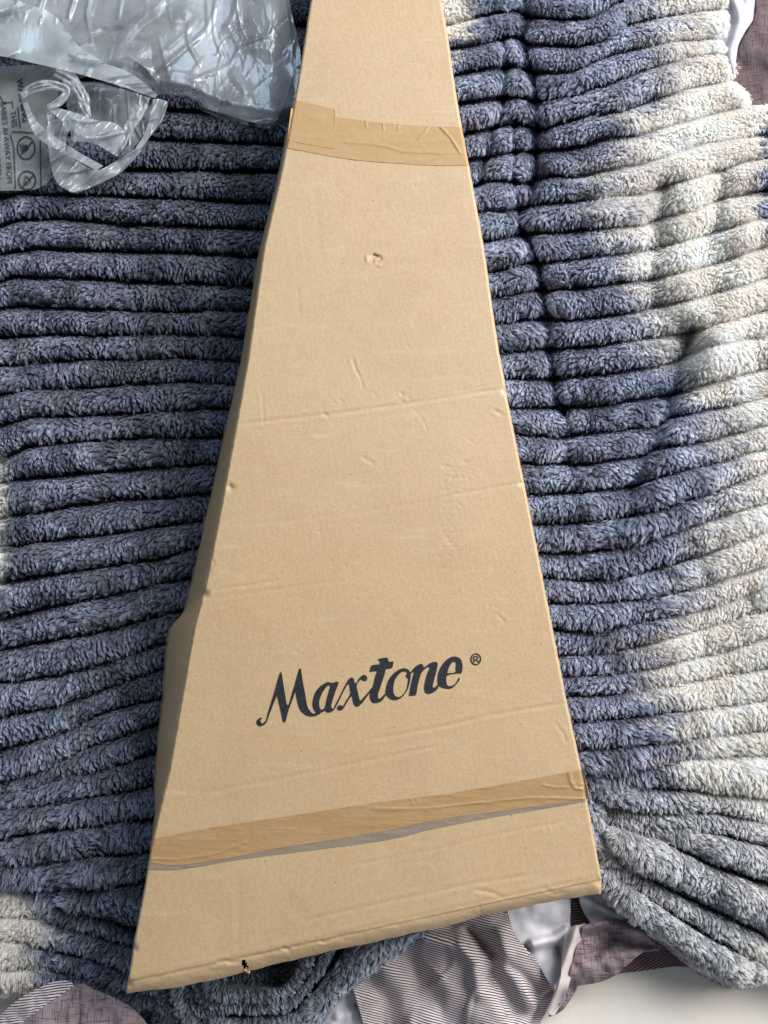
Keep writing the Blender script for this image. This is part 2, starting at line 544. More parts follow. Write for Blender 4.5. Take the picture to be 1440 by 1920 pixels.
right = [
    [(800, -190), (1400, -230)], [(800, -130), (1400, -175)], [(800, -75), (1000, -70), (1400, -120)],
    [(840, -15), (960, -25), (1000, -15), (1100, -20), (1370, -60)],
    A3((20, 110), (180, 70), (290, 50), (350, 80), (550, 95), (640, 85), (750, 20), (900, -30), (1270, -70)),
    A3((60, 220), (150, 200), (290, 160), (360, 205), (600, 215), (700, 190), (800, 120), (900, 90), (1140, 50), (1272, 41)),
    A3((30, 340), (200, 310), (300, 300), (380, 330), (530, 335), (600, 305), (700, 260), (850, 220), (1050, 185), (1190, 182), (1255, 187)),
    A3((50, 470), (230, 445), (300, 440), (400, 460), (560, 440), (620, 415), (750, 370), (900, 310), (1060, 260), (1270, 240)),
    A3((70, 605), (240, 570), (330, 560), (400, 600), (500, 560), (620, 530), (800, 500), (900, 460), (1010, 420), (1118, 391), (1300, 360)),
    A3((90, 725), (200, 700), (300, 680), (430, 680), (600, 665), (700, 620), (860, 620), (900, 590), (1100, 540), (1300, 485), (1400, 470)),
    A3((110, 840), (180, 815), (290, 820), (370, 830), (480, 790), (580, 805), (700, 775), (850, 745), (1050, 690), (1160, 645), (1340, 622), (1500, 600)),
    A3((140, 955), (310, 945), (420, 915), (650, 905), (760, 880), (850, 880), (1000, 830), (1230, 766), (1315, 737), (1500, 690)),
    A3((150, 1090), (330, 1055), (380, 1050), (600, 1040), (750, 1020), (850, 1020), (1000, 970), (1106, 946), (1200, 902), (1370, 871), (1500, 850)),
    A3((190, 1230), (380, 1180), (430, 1185), (650, 1150), (850, 1140), (1000, 1100), (1174, 1051), (1440, 980)),
    A3((205, 1340), (400, 1300), (450, 1310), (650, 1290), (900, 1260), (1000, 1240), (1200, 1190), (1440, 1110)),
    A4((235, 110), (430, 88), (520, 100), (830, 62), (960, 32), (1130, -4), (1440, -94)),
    A4((240, 240), (440, 225), (470, 230), (700, 210), (950, 170), (1100, 150), (1440, 50)),
    A4((260, 355), (460, 360), (700, 340), (900, 315), (1080, 258), (1200, 210), (1300, 185), (1440, 168)),
    A4((280, 490), (480, 492), (700, 480), (900, 450), (1050, 425), (1180, 380), (1440, 312)),
    A4((310, 610), (500, 625), (700, 600), (920, 578), (1000, 535), (1150, 505), (1300, 475), (1440, 440)),
    A4((330, 740), (600, 745), (700, 735), (880, 700), (950, 668), (1100, 652), (1200, 635), (1340, 592), (1440, 570)),
    A4((360, 880), (600, 870), (850, 840), (950, 800), (1100, 760), (1250, 730), (1350, 695), (1440, 680)),
    A4((390, 1010), (600, 1005), (750, 985), (900, 960), (1000, 930), (1200, 870), (1350, 810), (1440, 780)),
    A4((400, 1140), (600, 1140), (850, 1110), (950, 1070), (1100, 1020), (1280, 960), (1440, 920)),
    A4((430, 1250), (600, 1270), (750, 1260), (900, 1220), (1100, 1170), (1300, 1100), (1440, 1040)),
    A5((450, 70), (650, 70), (900, 50), (1100, 5), (1405, -90)),
    A5((470, 190), (650, 195), (850, 150), (1050, 115), (1200, 80), (1405, -10)),
    A5((490, 300), (650, 295), (850, 255), (1000, 215), (1150, 170), (1405, 100)),
    A5((510, 390), (700, 385), (900, 360), (1000, 330), (1200, 290), (1405, 220)),
    A5((520, 480), (700, 475), (850, 450), (1000, 430), (1200, 390), (1405, 360)),
    A5((545, 595), (800, 570), (950, 550), (1100, 540), (1405, 500)),
    A5((570, 710), (700, 700), (900, 695), (1000, 680), (1150, 655), (1405, 630)),
    A5((590, 825), (750, 820), (900, 790), (1060, 748), (1200, 745), (1405, 740)),
    A5((600, 872), (700, 872), (850, 876), (1050, 895), (1200, 910), (1405, 935)),
    A5((560, 890), (620, 905), (700, 960), (800, 990), (920, 1003), (1100, 992), (1200, 1002), (1405, 1030)),
    A5((540, 900), (620, 925), (690, 990), (780, 1040), (900, 1068), (1050, 1055), (1200, 1085), (1405, 1140)),
    A5((540, 930), (630, 975), (700, 1035), (800, 1070), (920, 1095), (1000, 1135), (1200, 1230), (1405, 1300)),
    A5((540, 970), (640, 1060), (700, 1150), (850, 1270), (1000, 1345), (1150, 1415), (1280, 1475), (1405, 1545)),
    A5((540, 1050), (650, 1185), (750, 1270), (900, 1375), (1000, 1440), (1150, 1530), (1300, 1615), (1405, 1665)),
    A5((540, 1180), (655, 1320), (750, 1425), (850, 1520), (1000, 1622), (1100, 1705), (1200, 1755), (1270, 1772), (1350, 1750), (1405, 1720)),
]


def dye(px, py):
    """share of cream in the tie-dye (1 = cream) and a lift of the grey"""
    fing = 34 * noise(px / 110, py / 17.0, 5) + 34 * noise(px / 42, py / 4.0, 6)
    by = [-250, 0, 50, 100, 117, 180, 250, 308, 360, 425, 475, 525, 580, 627, 685, 714, 797, 848, 897, 955, 1000, 1077,
          1160, 1207, 1245, 1288, 1313, 1356, 1416, 1470, 1520, 1580, 1700, 1760, 1900]
    bx = [1300, 1285, 1275, 1268, 1262, 1250, 1206, 1186, 1160, 1188, 1195, 1224, 1236, 1255, 1275, 1320, 1390, 1395, 1385, 1375, 1360, 1335,
          1295, 1235, 1255, 1215, 1262, 1285, 1290, 1310, 1400, 1480, 1530, 1460, 1420]
    m = sstep(-112, 58, px - np.interp(py, by, bx) + fing)
    # far right, a dark band again
    m = m * (1 - sstep(-10, 8, px - np.interp(py, [200, 250, 300, 360, 420, 460], [1470, 1428, 1440, 1418, 1436, 1475]) + 0.5 * fing))
    lx = np.interp(py, [820, 845, 900, 960, 1000, 1060, 1100, 1150, 1230], [-40, 0, 16, 17, 20, 13, 8, 4, -40])
    m = np.maximum(m, sstep(8, -8, px - lx + 0.35 * fing) * (py > 700))
    # lower left bunch
    ex = np.interp(py, [1655, 1672, 1690, 1712, 1750, 1772, 1800, 1830, 1860, 1890], [-30, 40, 110, 60, 95, 55, 92, 70, 50, 20])
    m = np.maximum(m, sstep(16, -16, px - ex + 0.6 * fing) * (py > 1640) * (px < 330))
    d, f = seg_dist(px, py, [(88, 1684), (150, 1703), (200, 1722), (250, 1738)])
    m = np.maximum(m, 0.55 * sstep(5, 1, d + 0.06 * fing) * (1 - 0.5 * f))
    # pale patch beside the carton at the top right
    d = np.hypot((px - 845) / 40, (py - 20) / 85)
    m = np.maximum(m, sstep(1.1, 0.6, d + 0.01 * fing) * (px > 760) * (py < 200))
    fan = sstep(0, 110, (py - 1470) + 0.30 * (px - 1100) * (py > 1440)) * (px > 1000)
    tip = sstep(1330, 1420, px + 0.5 * (py - 1800) + fing) * (py > 1560) * (px > 1000)
    front = ((px > 330) & (px < 820) & (py > 1720)) * 1.0
    return m, fan, tip * 0.45, front


def pile_colour(px, py):
    m, fan, tip, front = dye(px, py)
    dark = np.array([0.220, 0.236, 0.292])
    pat = 0.5 + 0.5 * fbm(px / 55, py / 30, 21)
    mauve = np.array([0.238, 0.230, 0.282])
    blue = np.array([0.202, 0.238, 0.300])
    w = np.clip(pat, 0, 1)[..., None]
    c = dark * 0.4 + 0.6 * (mauve * (1 - w) + blue * w)
    c = c * (1 + 0.35 * fbm(px / 40, py / 26, 31))[..., None]
    c = np.where((px > 700)[..., None], c * np.array([1.20, 1.23, 1.27]), c)  # pile right of the carton lightened: stronger light painted into its colour
    c = np.where((px < 620)[..., None], c * (np.array([0.92, 0.93, 0.95]) * (1 - 0.36 * sstep(60, 330, px))[..., None]), c)  # darkens towards the carton: its soft shadow painted into the pile colour
    c = c * (1 - 0.8 * fan[..., None]) + np.array([0.54, 0.54, 0.545]) * 0.8 * fan[..., None]
    c = c * (1 - 0.55 * front[..., None]) + np.array([0.42, 0.47, 0.54]) * 0.55 * front[..., None]
    c = c * (1 - tip[..., None]) + np.array([0.52, 0.52, 0.48]) * tip[..., None]
    cream = np.array([0.88, 0.835, 0.775]) * (1 + 0.10 * fbm(px / 50, py / 40, 41))[..., None]
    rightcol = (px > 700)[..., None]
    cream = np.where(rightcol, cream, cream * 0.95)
    c = c * (1 - m[..., None]) + cream * m[..., None]
    return np.clip(c, 0.01, 0.87), m


V_LINES = [
    ([(985, -150), (982, 20), (980, 80), (1002, 170), (1003, 260), (1000, 350), (972, 417), (988, 454), (1007, 500), (1019, 583), (1027, 643), (1040, 739), (1057, 781)], 0.040, 9, 0.75),
    ([(1057, 781), (1066, 850), (1078, 910), (1090, 980)], 0.010, 9, 0.1),
    ([(944, 75), (948, 133), (944, 200), (927, 250), (911, 300), (896, 350)], 0.026, 8, 0.8),
    ([(965, 225), (964, 333), (969, 392)], 0.020, 5, 0.9),
    ([(1295, 625), (1262, 735), (1244, 789), (1200, 877), (1180, 930)], 0.020, 15, 0.6),
    ([(1345, 640), (1290, 790), (1240, 925), (1200, 1000)], -0.016, 30, 0.6),
    ([(1160, 640), (1130, 800), (1120, 1000)], -0.007, 34, 0.7),
    ([(1180, 250), (1130, 380), (1110, 520)], -0.008, 36, 0.7),
    ([(1300, 330), (1280, 480), (1300, 600)], -0.010, 26, 0.7),
    ([(1400, 420), (1380, 560), (1350, 680)], -0.010, 26, 0.7),
    ([(1420, 980), (1330, 1090), (1240, 1180)], -0.010, 34, 0.8),
    ([(1400, 1130), (1300, 1220), (1200, 1280)], 0.008, 26, 0.8),
    ([(150, 400), (130, 700), (150, 1000), (100, 1300)], -0.009, 80, 0.9),
    ([(330, 700), (300, 1000), (240, 1300)], 0.008, 60, 0.9),
    ([(1245, 350), (1232, 420), (1222, 510), (1230, 560)], 0.014, 18, 0.6),
    ([(1352, 330), (1345, 400), (1322, 470)], 0.010, 14, 0.6),
    ([(1290, 620), (1250, 700)], 0.010, 16, 0.6),
    ([(1112, 1490), (1150, 1530), (1230, 1560)], 0.012, 10, 0.3),
    ([(1140, 1530), (1128, 1560), (1118, 1620)], 0.016, 9, 0.6),
    ([(25, 440), (55, 470), (40, 520)], 0.006, 14, 0.6),
]


def build_rib_sheet(gr, x_of, NX, NT_, hem, seed, edge_drop=None):
    """loft rounded ribs between neighbouring groove curves; returns px grid, height, across-rib t, rib index"""
    G = len(gr)
    s = np.linspace(0, 1, NX)
    YX = []
    for i, g in enumerate(gr):
        g = np.asarray(g)
        x0, x1 = x_of(i)
        xs = x0 + (x1 - x0) * s
        xd = np.arange(-400, 1900, 3.0)
        yd = np.interp(xd, g[:, 0], g[:, 1])
        # straight continuation past both traced ends
        k0 = (g[1, 1] - g[0, 1]) / (g[1, 0] - g[0, 0])
        k1 = (g[-1, 1] - g[-2, 1]) / (g[-1, 0] - g[-2, 0])
        yd = np.where(xd < g[0, 0], g[0, 1] + 0.5 * k0 * (xd - g[0, 0]), yd)
        yd = np.where(xd > g[-1, 0], g[-1, 1] + 0.8 * k1 * (xd - g[-1, 0]), yd)
        ker = np.exp(-(np.arange(-9, 10) / 3.2) ** 2)
        yd = np.convolve(np.pad(yd, 9, mode='edge'), ker / ker.sum(), 'valid')
        y = np.interp(xs, xd, yd) + 1.3 * noise(xs / 35.0, i * 3.7, seed)
        YX.append(np.stack([xs, y], -1))
    YX = np.array(YX)
    for i in range(1, G):
        YX[i, :, 1] = np.maximum(YX[i, :, 1], YX[i - 1, :, 1] + 5)
    t = np.linspace(0, 1, NT_, endpoint=False)
    pix, tt, ri = [], [], []
    for i in range(G - 1):
        for k in t:
            pix.append(YX[i] * (1 - k) + YX[i + 1] * k)
            tt.append(k)
            ri.append(i)
    pix.append(YX[-1])
    tt.append(0.0)
    ri.append(G - 2)
    pix = np.array(pix)
    T = np.array(tt)[:, None] + 0 * pix[..., 0]
    R = np.array(ri)[:, None] + 0 * pix[..., 0]
    wpx = (np.diff(YX[..., 1], axis=0))[np.array(ri)]
    px, py = pix[..., 0], pix[..., 1]
    a = np.abs(2 * T - 1)
    mc = dye(px, py)[0]
    prof = np.clip(1 - (a / (0.87 + 0.07 * mc)) ** 2.5, 0, 1) ** 0.60
    cord = 0.10 * np.exp(-((a - 1.0) / 0.02) ** 2)
    lump = 1 + 0.16 * noise(px / 38.0 + R * 7.1, R * 5.3, seed + 1) + 0.10 * noise(px / 15.0 + R * 3.3, R * 1.7, seed + 2)
    hr = np.where(px > 700, 0.0145, 0.0165) * np.clip(wpx / 52.0, 0.35, 1.5) * lump * (1 - 0.38 * mc)
    hr = hr * (1 + 0.75 * sstep(1500, 1600, py - 0.12 * (px - 1100)) * (px > 1000))
    z = hr * (prof + cord * 0.6)
    z += 0.008 * fbm(px / 170.0, py / 150.0, seed + 4)
    for pts, dep, wid, keep in V_LINES:
        d, f = seg_dist(px, py, pts)
        m = np.exp(-(d / wid) ** 2) * (1 - (1 - keep) * f)
        soft = np.exp(-(d / (wid * 2.6)) ** 2) * (1 - (1 - keep) * f)
        z = z - dep * m - 0.30 * dep * soft
    return px, py, z, T, prof, R


BLANK = thing("fleece_blanket",
              "rumpled ribbed fluffy blanket tie dyed dark grey and cream lying under the cardboard carton", "blanket", (0, 0.1, 0))
furP, furN, furPX, furLen, furT = [], [], [], [], []


def add_blanket(name, px, py, z, prof, dens_scale=1.0, mask=None):
    Pw = P(px, py, z)
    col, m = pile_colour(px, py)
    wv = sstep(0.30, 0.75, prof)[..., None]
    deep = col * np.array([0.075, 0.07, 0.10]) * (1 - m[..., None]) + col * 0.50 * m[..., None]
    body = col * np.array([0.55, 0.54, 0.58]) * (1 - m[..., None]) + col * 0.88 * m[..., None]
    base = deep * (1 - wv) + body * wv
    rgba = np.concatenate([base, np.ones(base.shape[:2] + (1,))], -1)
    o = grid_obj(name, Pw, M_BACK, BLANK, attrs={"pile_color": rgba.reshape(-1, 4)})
    # quad frames for the pile
    du = np.gradient(Pw, axis=1)
    dv = np.gradient(Pw, axis=0)
    nr = np.cross(du, dv)
    nr *= np.sign(nr[..., 2:3] + 1e-9)
    nr /= np.linalg.norm(nr, axis=-1, keepdims=True) + 1e-12
    ar = np.linalg.norm(np.cross(Pw[:-1, 1:] - Pw[:-1, :-1], Pw[1:, :-1] - Pw[:-1, :-1]), axis=-1)
    cx = 0.25 * (px[:-1, :-1] + px[1:, 1:] + px[:-1, 1:] + px[1:, :-1])
    cy = 0.25 * (py[:-1, :-1] + py[1:, 1:] + py[:-1, 1:] + py[1:, :-1])
    vis = (cx > -70) & (cx < 1510) & (cy > -70) & (cy < 1985)
    vis &= ~in_poly(cx, cy, [(615, -80), (795, -80), (820, 120), (868, 420), (915, 740), (1040, 1400), (1070, 1600), (1040, 1640), (320, 1780), (300, 1740), (455, 950)])
    if mask is not None:
        vis &= mask(cx, cy)
    return Pw, nr, ar * vis, prof, o


def scatter(Pw, nr, wgt, px, py, prof, count):
    ny, nx = wgt.shape
    w = wgt.ravel() * (0.02 + np.clip(0.5 * (prof[:-1, :-1] + prof[1:, 1:]), 0, 1) ** 1.6).ravel()
    cdf = np.cumsum(w)
    idx = np.searchsorted(cdf, rng.random(count) * cdf[-1])
    i, j = idx // nx, idx % nx
    a, b = rng.random(count), rng.random(count)

    def bl(X):
        if X.ndim == 3:
            A, B = a[:, None], b[:, None]
        else:
            A, B = a, b
        return X[i, j] * (1 - A) * (1 - B) + X[i, j + 1] * A * (1 - B) + X[i + 1, j] * (1 - A) * B + X[i + 1, j + 1] * A * B
    furP.append(bl(Pw))
    furN.append(bl(nr))
    furPX.append(np.stack([bl(px), bl(py)], -1))
    furLen.append(bl(prof))


FUR = 950000
# left part of the blanket
px, py, z, T, prof, R = build_rib_sheet(left, lambda i: (-230.0, 640.0 if i < 34 else 420.0), 210, 13, True, 51)
z = z - 0.006 * sstep(1650, 1800, py)
hemdrop = (R == R.max()) * T
z = z - 0.040 * np.clip(hemdrop, 0, 1) ** 2.2
z[-1] = -0.052
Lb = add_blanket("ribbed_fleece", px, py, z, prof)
Lpx, Lpy, Lprof = px, py, prof


# right part
def xr(i):
    g = np.asarray(right[i])
    ye = g[-1, 1]
    e = float(np.interp(ye, [-250, 0, 46, 78, 103, 119, 144, 160, 183, 202, 222, 235], [1372, 1372, 1373, 1363, 1370, 1368, 1377, 1384, 1411, 1414, 1440, 1640]))
    return 700.0, e


px, py, z, T, prof, R = build_rib_sheet(right, xr, 236, 13, True, 71)
z = z - 0.010 * sstep(1480, 1700, py) * sstep(1100, 1250, px)
hemdrop = (R == R.max()) * T
z = z - 0.040 * np.clip(hemdrop, 0, 1) ** 2.0
z[-1] = -0.052
s_end = np.linspace(0, 1, px.shape[1])[None, :]
endd = sstep(0.965, 1.0, s_end) * (py < 240)
z = z - 0.045 * endd ** 1.5
Rb = add_blanket("ribbed_fleece", px, py, z, prof)
Rpx, Rpy, Rprof = px, py, prof

# folded front edge with the open hollow under the carton's front edge
front = [
    ([(415, 1782), (430, 1782), (450, 1780), (470, 1778), (495, 1776), (515, 1773), (535, 1770), (552, 1766)], -0.024, 0.3),
    ([(400, 1795), (412, 1830), (428, 1842), (455, 1846), (515, 1846), (538, 1834), (560, 1795), (570, 1770)], -0.014, 0.5),
    ([(392, 1795), (400, 1838), (417, 1852), (453, 1856), (520, 1856), (547, 1843), (572, 1798), (582, 1770)], 0.018, 1),
    ([(380, 1795), (388, 1848), (408, 1867), (458, 1870), (526, 1866), (556, 1846), (582, 1800), (594, 1770)], 0.019, 0.8),
    ([(374, 1795), (382, 1852), (404, 1874), (465, 1876), (530, 1870), (562, 1846), (589, 1800), (602, 1768)], 0.011, 0.12),
    ([(368, 1796), (374, 1850), (396, 1882), (475, 1886), (536, 1880), (570, 1852), (600, 1812), (620, 1770)], 0.013, 0.8),
    ([(358, 1800), (366, 1846), (386, 1880), (420, 1898), (487, 1900), (545, 1892), (584, 1856), (615, 1818), (640, 1770)], -0.018, 0.1),
    ([(345, 1805), (352, 1850), (376, 1895), (420, 1915), (487, 1916), (550, 1906), (598, 1860), (640, 1812), (690, 1765)], 0.004, 1),
    ([(325, 1815), (330, 1850), (345, 1905), (410, 1945), (490, 1946), (560, 1920), (615, 1862), (670, 1815), (740, 1755)], 0.012, 1),
    ([(300, 1825), (302, 1860), (310, 1920), (390, 1985), (490, 1985), (575, 1930), (632, 1860), (700, 1808), (790, 1742)], 0.004, 1),
    ([(278, 1830), (276, 1866), (284, 1930), (370, 2020), (490, 2020), (588, 1932), (640, 1864), (712, 1810), (812, 1738)], -0.012, 0.45),
    ([(240, 1835), (244, 1868), (262, 1935), (350, 2040), (490, 2040), (585, 1936), (646, 1868), (722, 1812), (835, 1734)], -0.045, 0.1),
]
NXF = 150
C = np.array([resample(c[0], NXF) for c in front])
zz = np.array([c[1] for c in front])
pp = np.array([c[2] for c in front])
sub = 8
vv = np.linspace(0, len(front) - 1, (len(front) - 1) * sub + 1)
i0 = np.minimum(vv.astype(int), len(front) - 2)
ff = (vv - i0)
fs = ff * ff * (3 - 2 * ff)
pix = C[i0] * (1 - ff)[:, None, None] + C[i0 + 1] * ff[:, None, None]
z = (zz[i0] * (1 - fs) + zz[i0 + 1] * fs)[:, None] + 0 * pix[..., 0]
prof = (pp[i0] * (1 - fs) + pp[i0 + 1] * fs)[:, None] + 0 * pix[..., 0]
px, py = pix[..., 0], pix[..., 1]
z = z + 0.003 * fbm(px / 25, py / 20, 91) * np.clip(prof, 0, 1)
for pts in ([(262, 1850), (285, 1890), (300, 1930)], [(345, 1850), (360, 1885), (385, 1915), (430, 1935)], [(318, 1845), (322, 1880), (335, 1915)]):
    d, f = seg_dist(px, py, pts)
    z = z - 0.016 * np.exp(-(d / 8) ** 2)
Fb = add_blanket("folded_hem", px, py, z, prof)
Fpx, Fpy, Fprof = px, py, prof

tot = Lb[2].sum() + Rb[2].sum() + Fb[2].sum()
scatter(Lb[0], Lb[1], Lb[2], Lpx, Lpy, Lprof, int(FUR * Lb[2].sum() / tot))
scatter(Rb[0], Rb[1], Rb[2], Rpx, Rpy, Rprof, int(FUR * Rb[2].sum() / tot))
scatter(Fb[0], Fb[1], Fb[2], Fpx, Fpy, Fprof, int(1.3 * FUR * Fb[2].sum() / tot))
fP, fN, fX, fL = np.vstack(furP), np.vstack(furN), np.vstack(furPX), np.concatenate(furLen)
NS = len(fP)
X, Y = fP[:, 0], fP[:, 1]
# tufts: jittered cells in the plane
CELL = 0.0036
qx, qy = X / CELL, Y / CELL
best = np.full(NS, 9e9)
tx, ty, th = np.zeros(NS), np.zeros(NS), np.zeros(NS)
for ox in (-1, 0, 1):
    for oy in (-1, 0, 1):
        ix, iy = np.floor(qx) + ox, np.floor(qy) + oy
        jx = ix + hash2(ix, iy, 11)
        jy = iy + hash2(ix, iy, 12)
        d = (jx - qx) ** 2 + (jy - qy) ** 2
        m = d < best
        best = np.where(m, d, best)
        tx, ty, th = np.where(m, jx, tx), np.where(m, jy, ty), np.where(m, hash2(ix, iy, 13), th)
th2 = (th * 7919.0) % 1.0
th3 = (th * 104729.0) % 1.0
# lie of the pile: mostly towards the foot of the bed with wandering swirls
ang = -math.pi / 2 + 0.9 * fbm(X * 26, Y * 26, 61, 2) + 1.1 * (th - 0.5) - 0.15
ang += np.where(fX[:, 0] > 1090, 0.25, 0)
swirl = fbm(X * 60, Y * 60, 66, 2)
ang += 0.9 * swirl
lean = (0.55 + 0.45 * th2) * np.clip(1 + 0.45 * fbm(X * 21, Y * 30, 69, 2), 0.45, 1.6)
leanv = np.stack([np.cos(ang) * lean, np.sin(ang) * lean, 0 * lean], -1)
length = 0.0054 * (0.14 + 0.95 * np.clip(fL, 0, 1)) * (0.65 + 0.6 * th3) * (0.75 + 0.5 * rng.random(NS))
patch = fbm(X * 17, Y * 17, 68, 3)          # matted and ruffled areas
length = length * np.clip(1 + 0.30 * patch, 0.5, 1.5)
d0 = fN * 0.9 + 0.35 * leanv
d1 = fN * 0.25 + leanv * 1.0
d0 /= np.linalg.norm(d0, axis=1, keepdims=True)
d1 /= np.linalg.norm(d1, axis=1, keepdims=True)
jit = rng.normal(0, 0.12, (NS, 3))
mid = fP + d0 * (length * 0.5)[:, None]
tip = mid + (d1 + jit) * (length * 0.62)[:, None]
# gather the tips of a tuft
cxy = np.stack([tx * CELL, ty * CELL], -1)
off = cxy - fP[:, :2]
mid[:, :2] += off * 0.25
tip[:, :2] += off * 0.62
curl = (th2 - 0.5)[:, None] * np.stack([-np.sin(ang), np.cos(ang), 0 * ang], -1) * (length * 0.8)[:, None]
q3 = tip.copy()
q2 = 0.5 * (mid + tip) + 0.30 * curl + np.array([0, 0, 0.0006])
pts = np.stack([fP - fN * 0.0008, mid, q2, q3], 1).astype(np.float32)
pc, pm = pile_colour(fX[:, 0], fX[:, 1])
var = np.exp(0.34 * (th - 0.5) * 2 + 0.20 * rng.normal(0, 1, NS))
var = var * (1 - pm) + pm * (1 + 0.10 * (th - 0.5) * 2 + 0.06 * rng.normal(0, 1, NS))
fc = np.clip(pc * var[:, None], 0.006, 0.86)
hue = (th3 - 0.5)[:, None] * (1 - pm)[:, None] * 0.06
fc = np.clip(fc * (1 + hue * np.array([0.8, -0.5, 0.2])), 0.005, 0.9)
hc = bpy.data.hair_curves.new("fleece_pile")
hc.add_curves([4] * NS)
hc.position_data.foreach_set("vector", pts.ravel())
ra = hc.attributes.get("radius") or hc.attributes.new("radius", 'FLOAT', 'POINT')
rad = np.tile(np.array([0.00018, 0.00022, 0.00021, 0.00008], np.float32), NS)
ra.data.foreach_set("value", rad)
ca = hc.attributes.new("pile_color", 'FLOAT_COLOR', 'POINT')
frost_sheen = np.array([0.66, 0.86, 1.14, 1.52])[None, :, None]          # frosted tips of the dyed pile, with sheen painted into the same gradient
frost_sheen = frost_sheen * (1 - pm[:, None, None]) + np.array([0.94, 0.97, 1.0, 1.02])[None, :, None] * pm[:, None, None]
crest_highlight = 1 + (1 - pm[:, None, None]) * 0.55 * np.clip(fL, 0, 1)[:, None, None] ** 3 * np.array([0, 0.15, 0.6, 1.0])[None, :, None]  # highlight on the rib crests, painted into the strand tips
frost_sheen = frost_sheen * crest_highlight
fc4 = np.clip(fc[:, None, :] * frost_sheen, 0.004, 0.88)
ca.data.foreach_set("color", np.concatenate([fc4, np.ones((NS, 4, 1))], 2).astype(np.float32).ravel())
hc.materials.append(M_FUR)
pile = bpy.data.objects.new("fleece_pile", hc)
COL.objects.link(pile)
pile.parent = BLANK
pile.matrix_parent_inverse = BLANK.matrix_basis.inverted()
pile["kind"] = "stuff"

# ------------------------------------------------------------------ carton
LE = np.array([(612, -160), (583, 0), (559.6, 150), (536, 279), (521, 350), (494, 467), (463, 684), (424, 900), (396, 1046), (383, 1111),
               (365, 1170), (339, 1319), (317, 1447), (299, 1520), (281, 1600), (272, 1660), (260, 1720), (251, 1767), (247, 1800), (240, 1838)], float)
RE = np.array([(800, -110), (828, 0), (841, 72), (851, 150), (866, 237), (885, 340), (907, 460), (923, 575), (937, 667), (948, 722), (950, 740),
               (975, 867), (1000, 992), (1021, 1100), (1062, 1313), (1092, 1450), (1110, 1550), (1128, 1647)], float)
CARTON = thing("cardboard_carton", "long tapered brown cardboard carton printed Maxtone, sealed with brown tape, lying on the blanket", "box", (0, 0.15, 0.012))

CRE = [  # polyline, depth (mm), half width (px), ridge
    ([(440, 797), (520, 787), (610, 778), (720, 763), (760, 757), (860, 741), (948, 727)], 1.2, 3.5),
    ([(800, 742), (870, 732), (946, 717)], 0.7, 3),
    ([(830, 932), (900, 919), (980, 905)], 0.7, 3),
    ([(400, 1106), (460, 1098), (540, 1086)], 0.7, 3), ([(395, 1124), (500, 1108), (640, 1088)], 0.5, 3),
    ([(370, 1490), (540, 1457), (720, 1420), (830, 1397)], 0.7, 3.5),
    ([(690, 1388), (840, 1360), (925, 1340), (1061, 1318)], 0.9, 3.5),
    ([(640, 1626), (830, 1590), (940, 1562), (1075, 1538)], 0.5, 3.5),
    ([(560, 1728), (700, 1697), (833, 1668), (900, 1655), (1000, 1640)], 0.8, 4),
    ([(250, 1836), (453, 1795), (587, 1765), (700, 1737), (900, 1693), (1033, 1663), (1125, 1646)], 1.0, 4),
    ([(661, 672), (668, 695), (676, 708)], 1.2, 2.6), ([(677, 712), (680, 728)], 0.8, 2.5),
    ([(775, 768), (792, 785), (801, 808)], 0.5, 2.4), ([(680, 858), (702, 870)], 0.9, 3),
    ([(605, 774), (616, 781)], 1.2, 3), ([(928, 770), (943, 778)], 1.2, 3), ([(764, 648), (767, 652)], 0.9, 2.5),
    ([(445, 660), (446, 710)], 0.5, 2.5), ([(493, 740), (495, 800)], 0.5, 2.5),
    ([(935, 1155), (945, 1165), (938, 1172)], 0.9, 3), ([(1040, 1355), (1056, 1375), (1061, 1392)], 0.8, 3),
    ([(890, 1668), (915, 1672), (940, 1680)], 1.3, 3.5), ([(1020, 1666), (1040, 1676), (1060, 1672)], 1.3, 3.5),
    ([(898, 1698), (902, 1716)], 1.4, 2.6), ([(700, 735), (705, 745)], 0.6, 2.5),
    ([(408, 1804), (422, 1799), (432, 1806), (448, 1803)], 1.8, 2.5), ([(528, 1776), (540, 1780), (546, 1788)], 2.0, 2.4),
    ([(600, 1765), (610, 1767), (617, 1763)], 1.8, 2.4), ([(290, 1838), (305, 1828)], 1.2, 2.6),
    ([(395, 1040), (402, 1060)], 1.0, 3), ([(392, 1075), (398, 1060)], 0.9, 3), ([(430, 912), (438, 915)], 1.6, 4),
    ([(445, 1640), (446, 1780)], 0.35, 5), ([(558, 540), (562, 600)], 0.3, 4), ([(590, 350), (600, 480)], 0.3, 5),
    ([(545, 420), (556, 500)], 0.25, 5), ([(700, 955), (860, 930)], 0.25, 4), ([(455, 985), (640, 965), (780, 945)], 0.25, 4),
]
DOTS = []
_r = np.random.default_rng(5)
for cx, cy, sx, sy, k in ((848, 905, 14, 24, 26), (842, 985, 12, 30, 26), (755, 745, 14, 6, 10), (640, 745, 8, 8, 6), (700, 1120, 90, 40, 10),
                          (880, 880, 6, 20, 7), (560, 1240, 60, 40, 6), (780, 350, 20, 30, 5), (620, 1010, 60, 60, 8), (880, 1130, 40, 30, 5)):
    for _ in range(k):
        DOTS.append((cx + _r.normal(0, sx), cy + _r.normal(0, sy), _r.uniform(0.35, 1.0), _r.uniform(1.8, 3.6)))
HOLE = [(694, 481), (700, 475.5), (714, 480.5), (716, 486), (708, 494), (696, 488)]


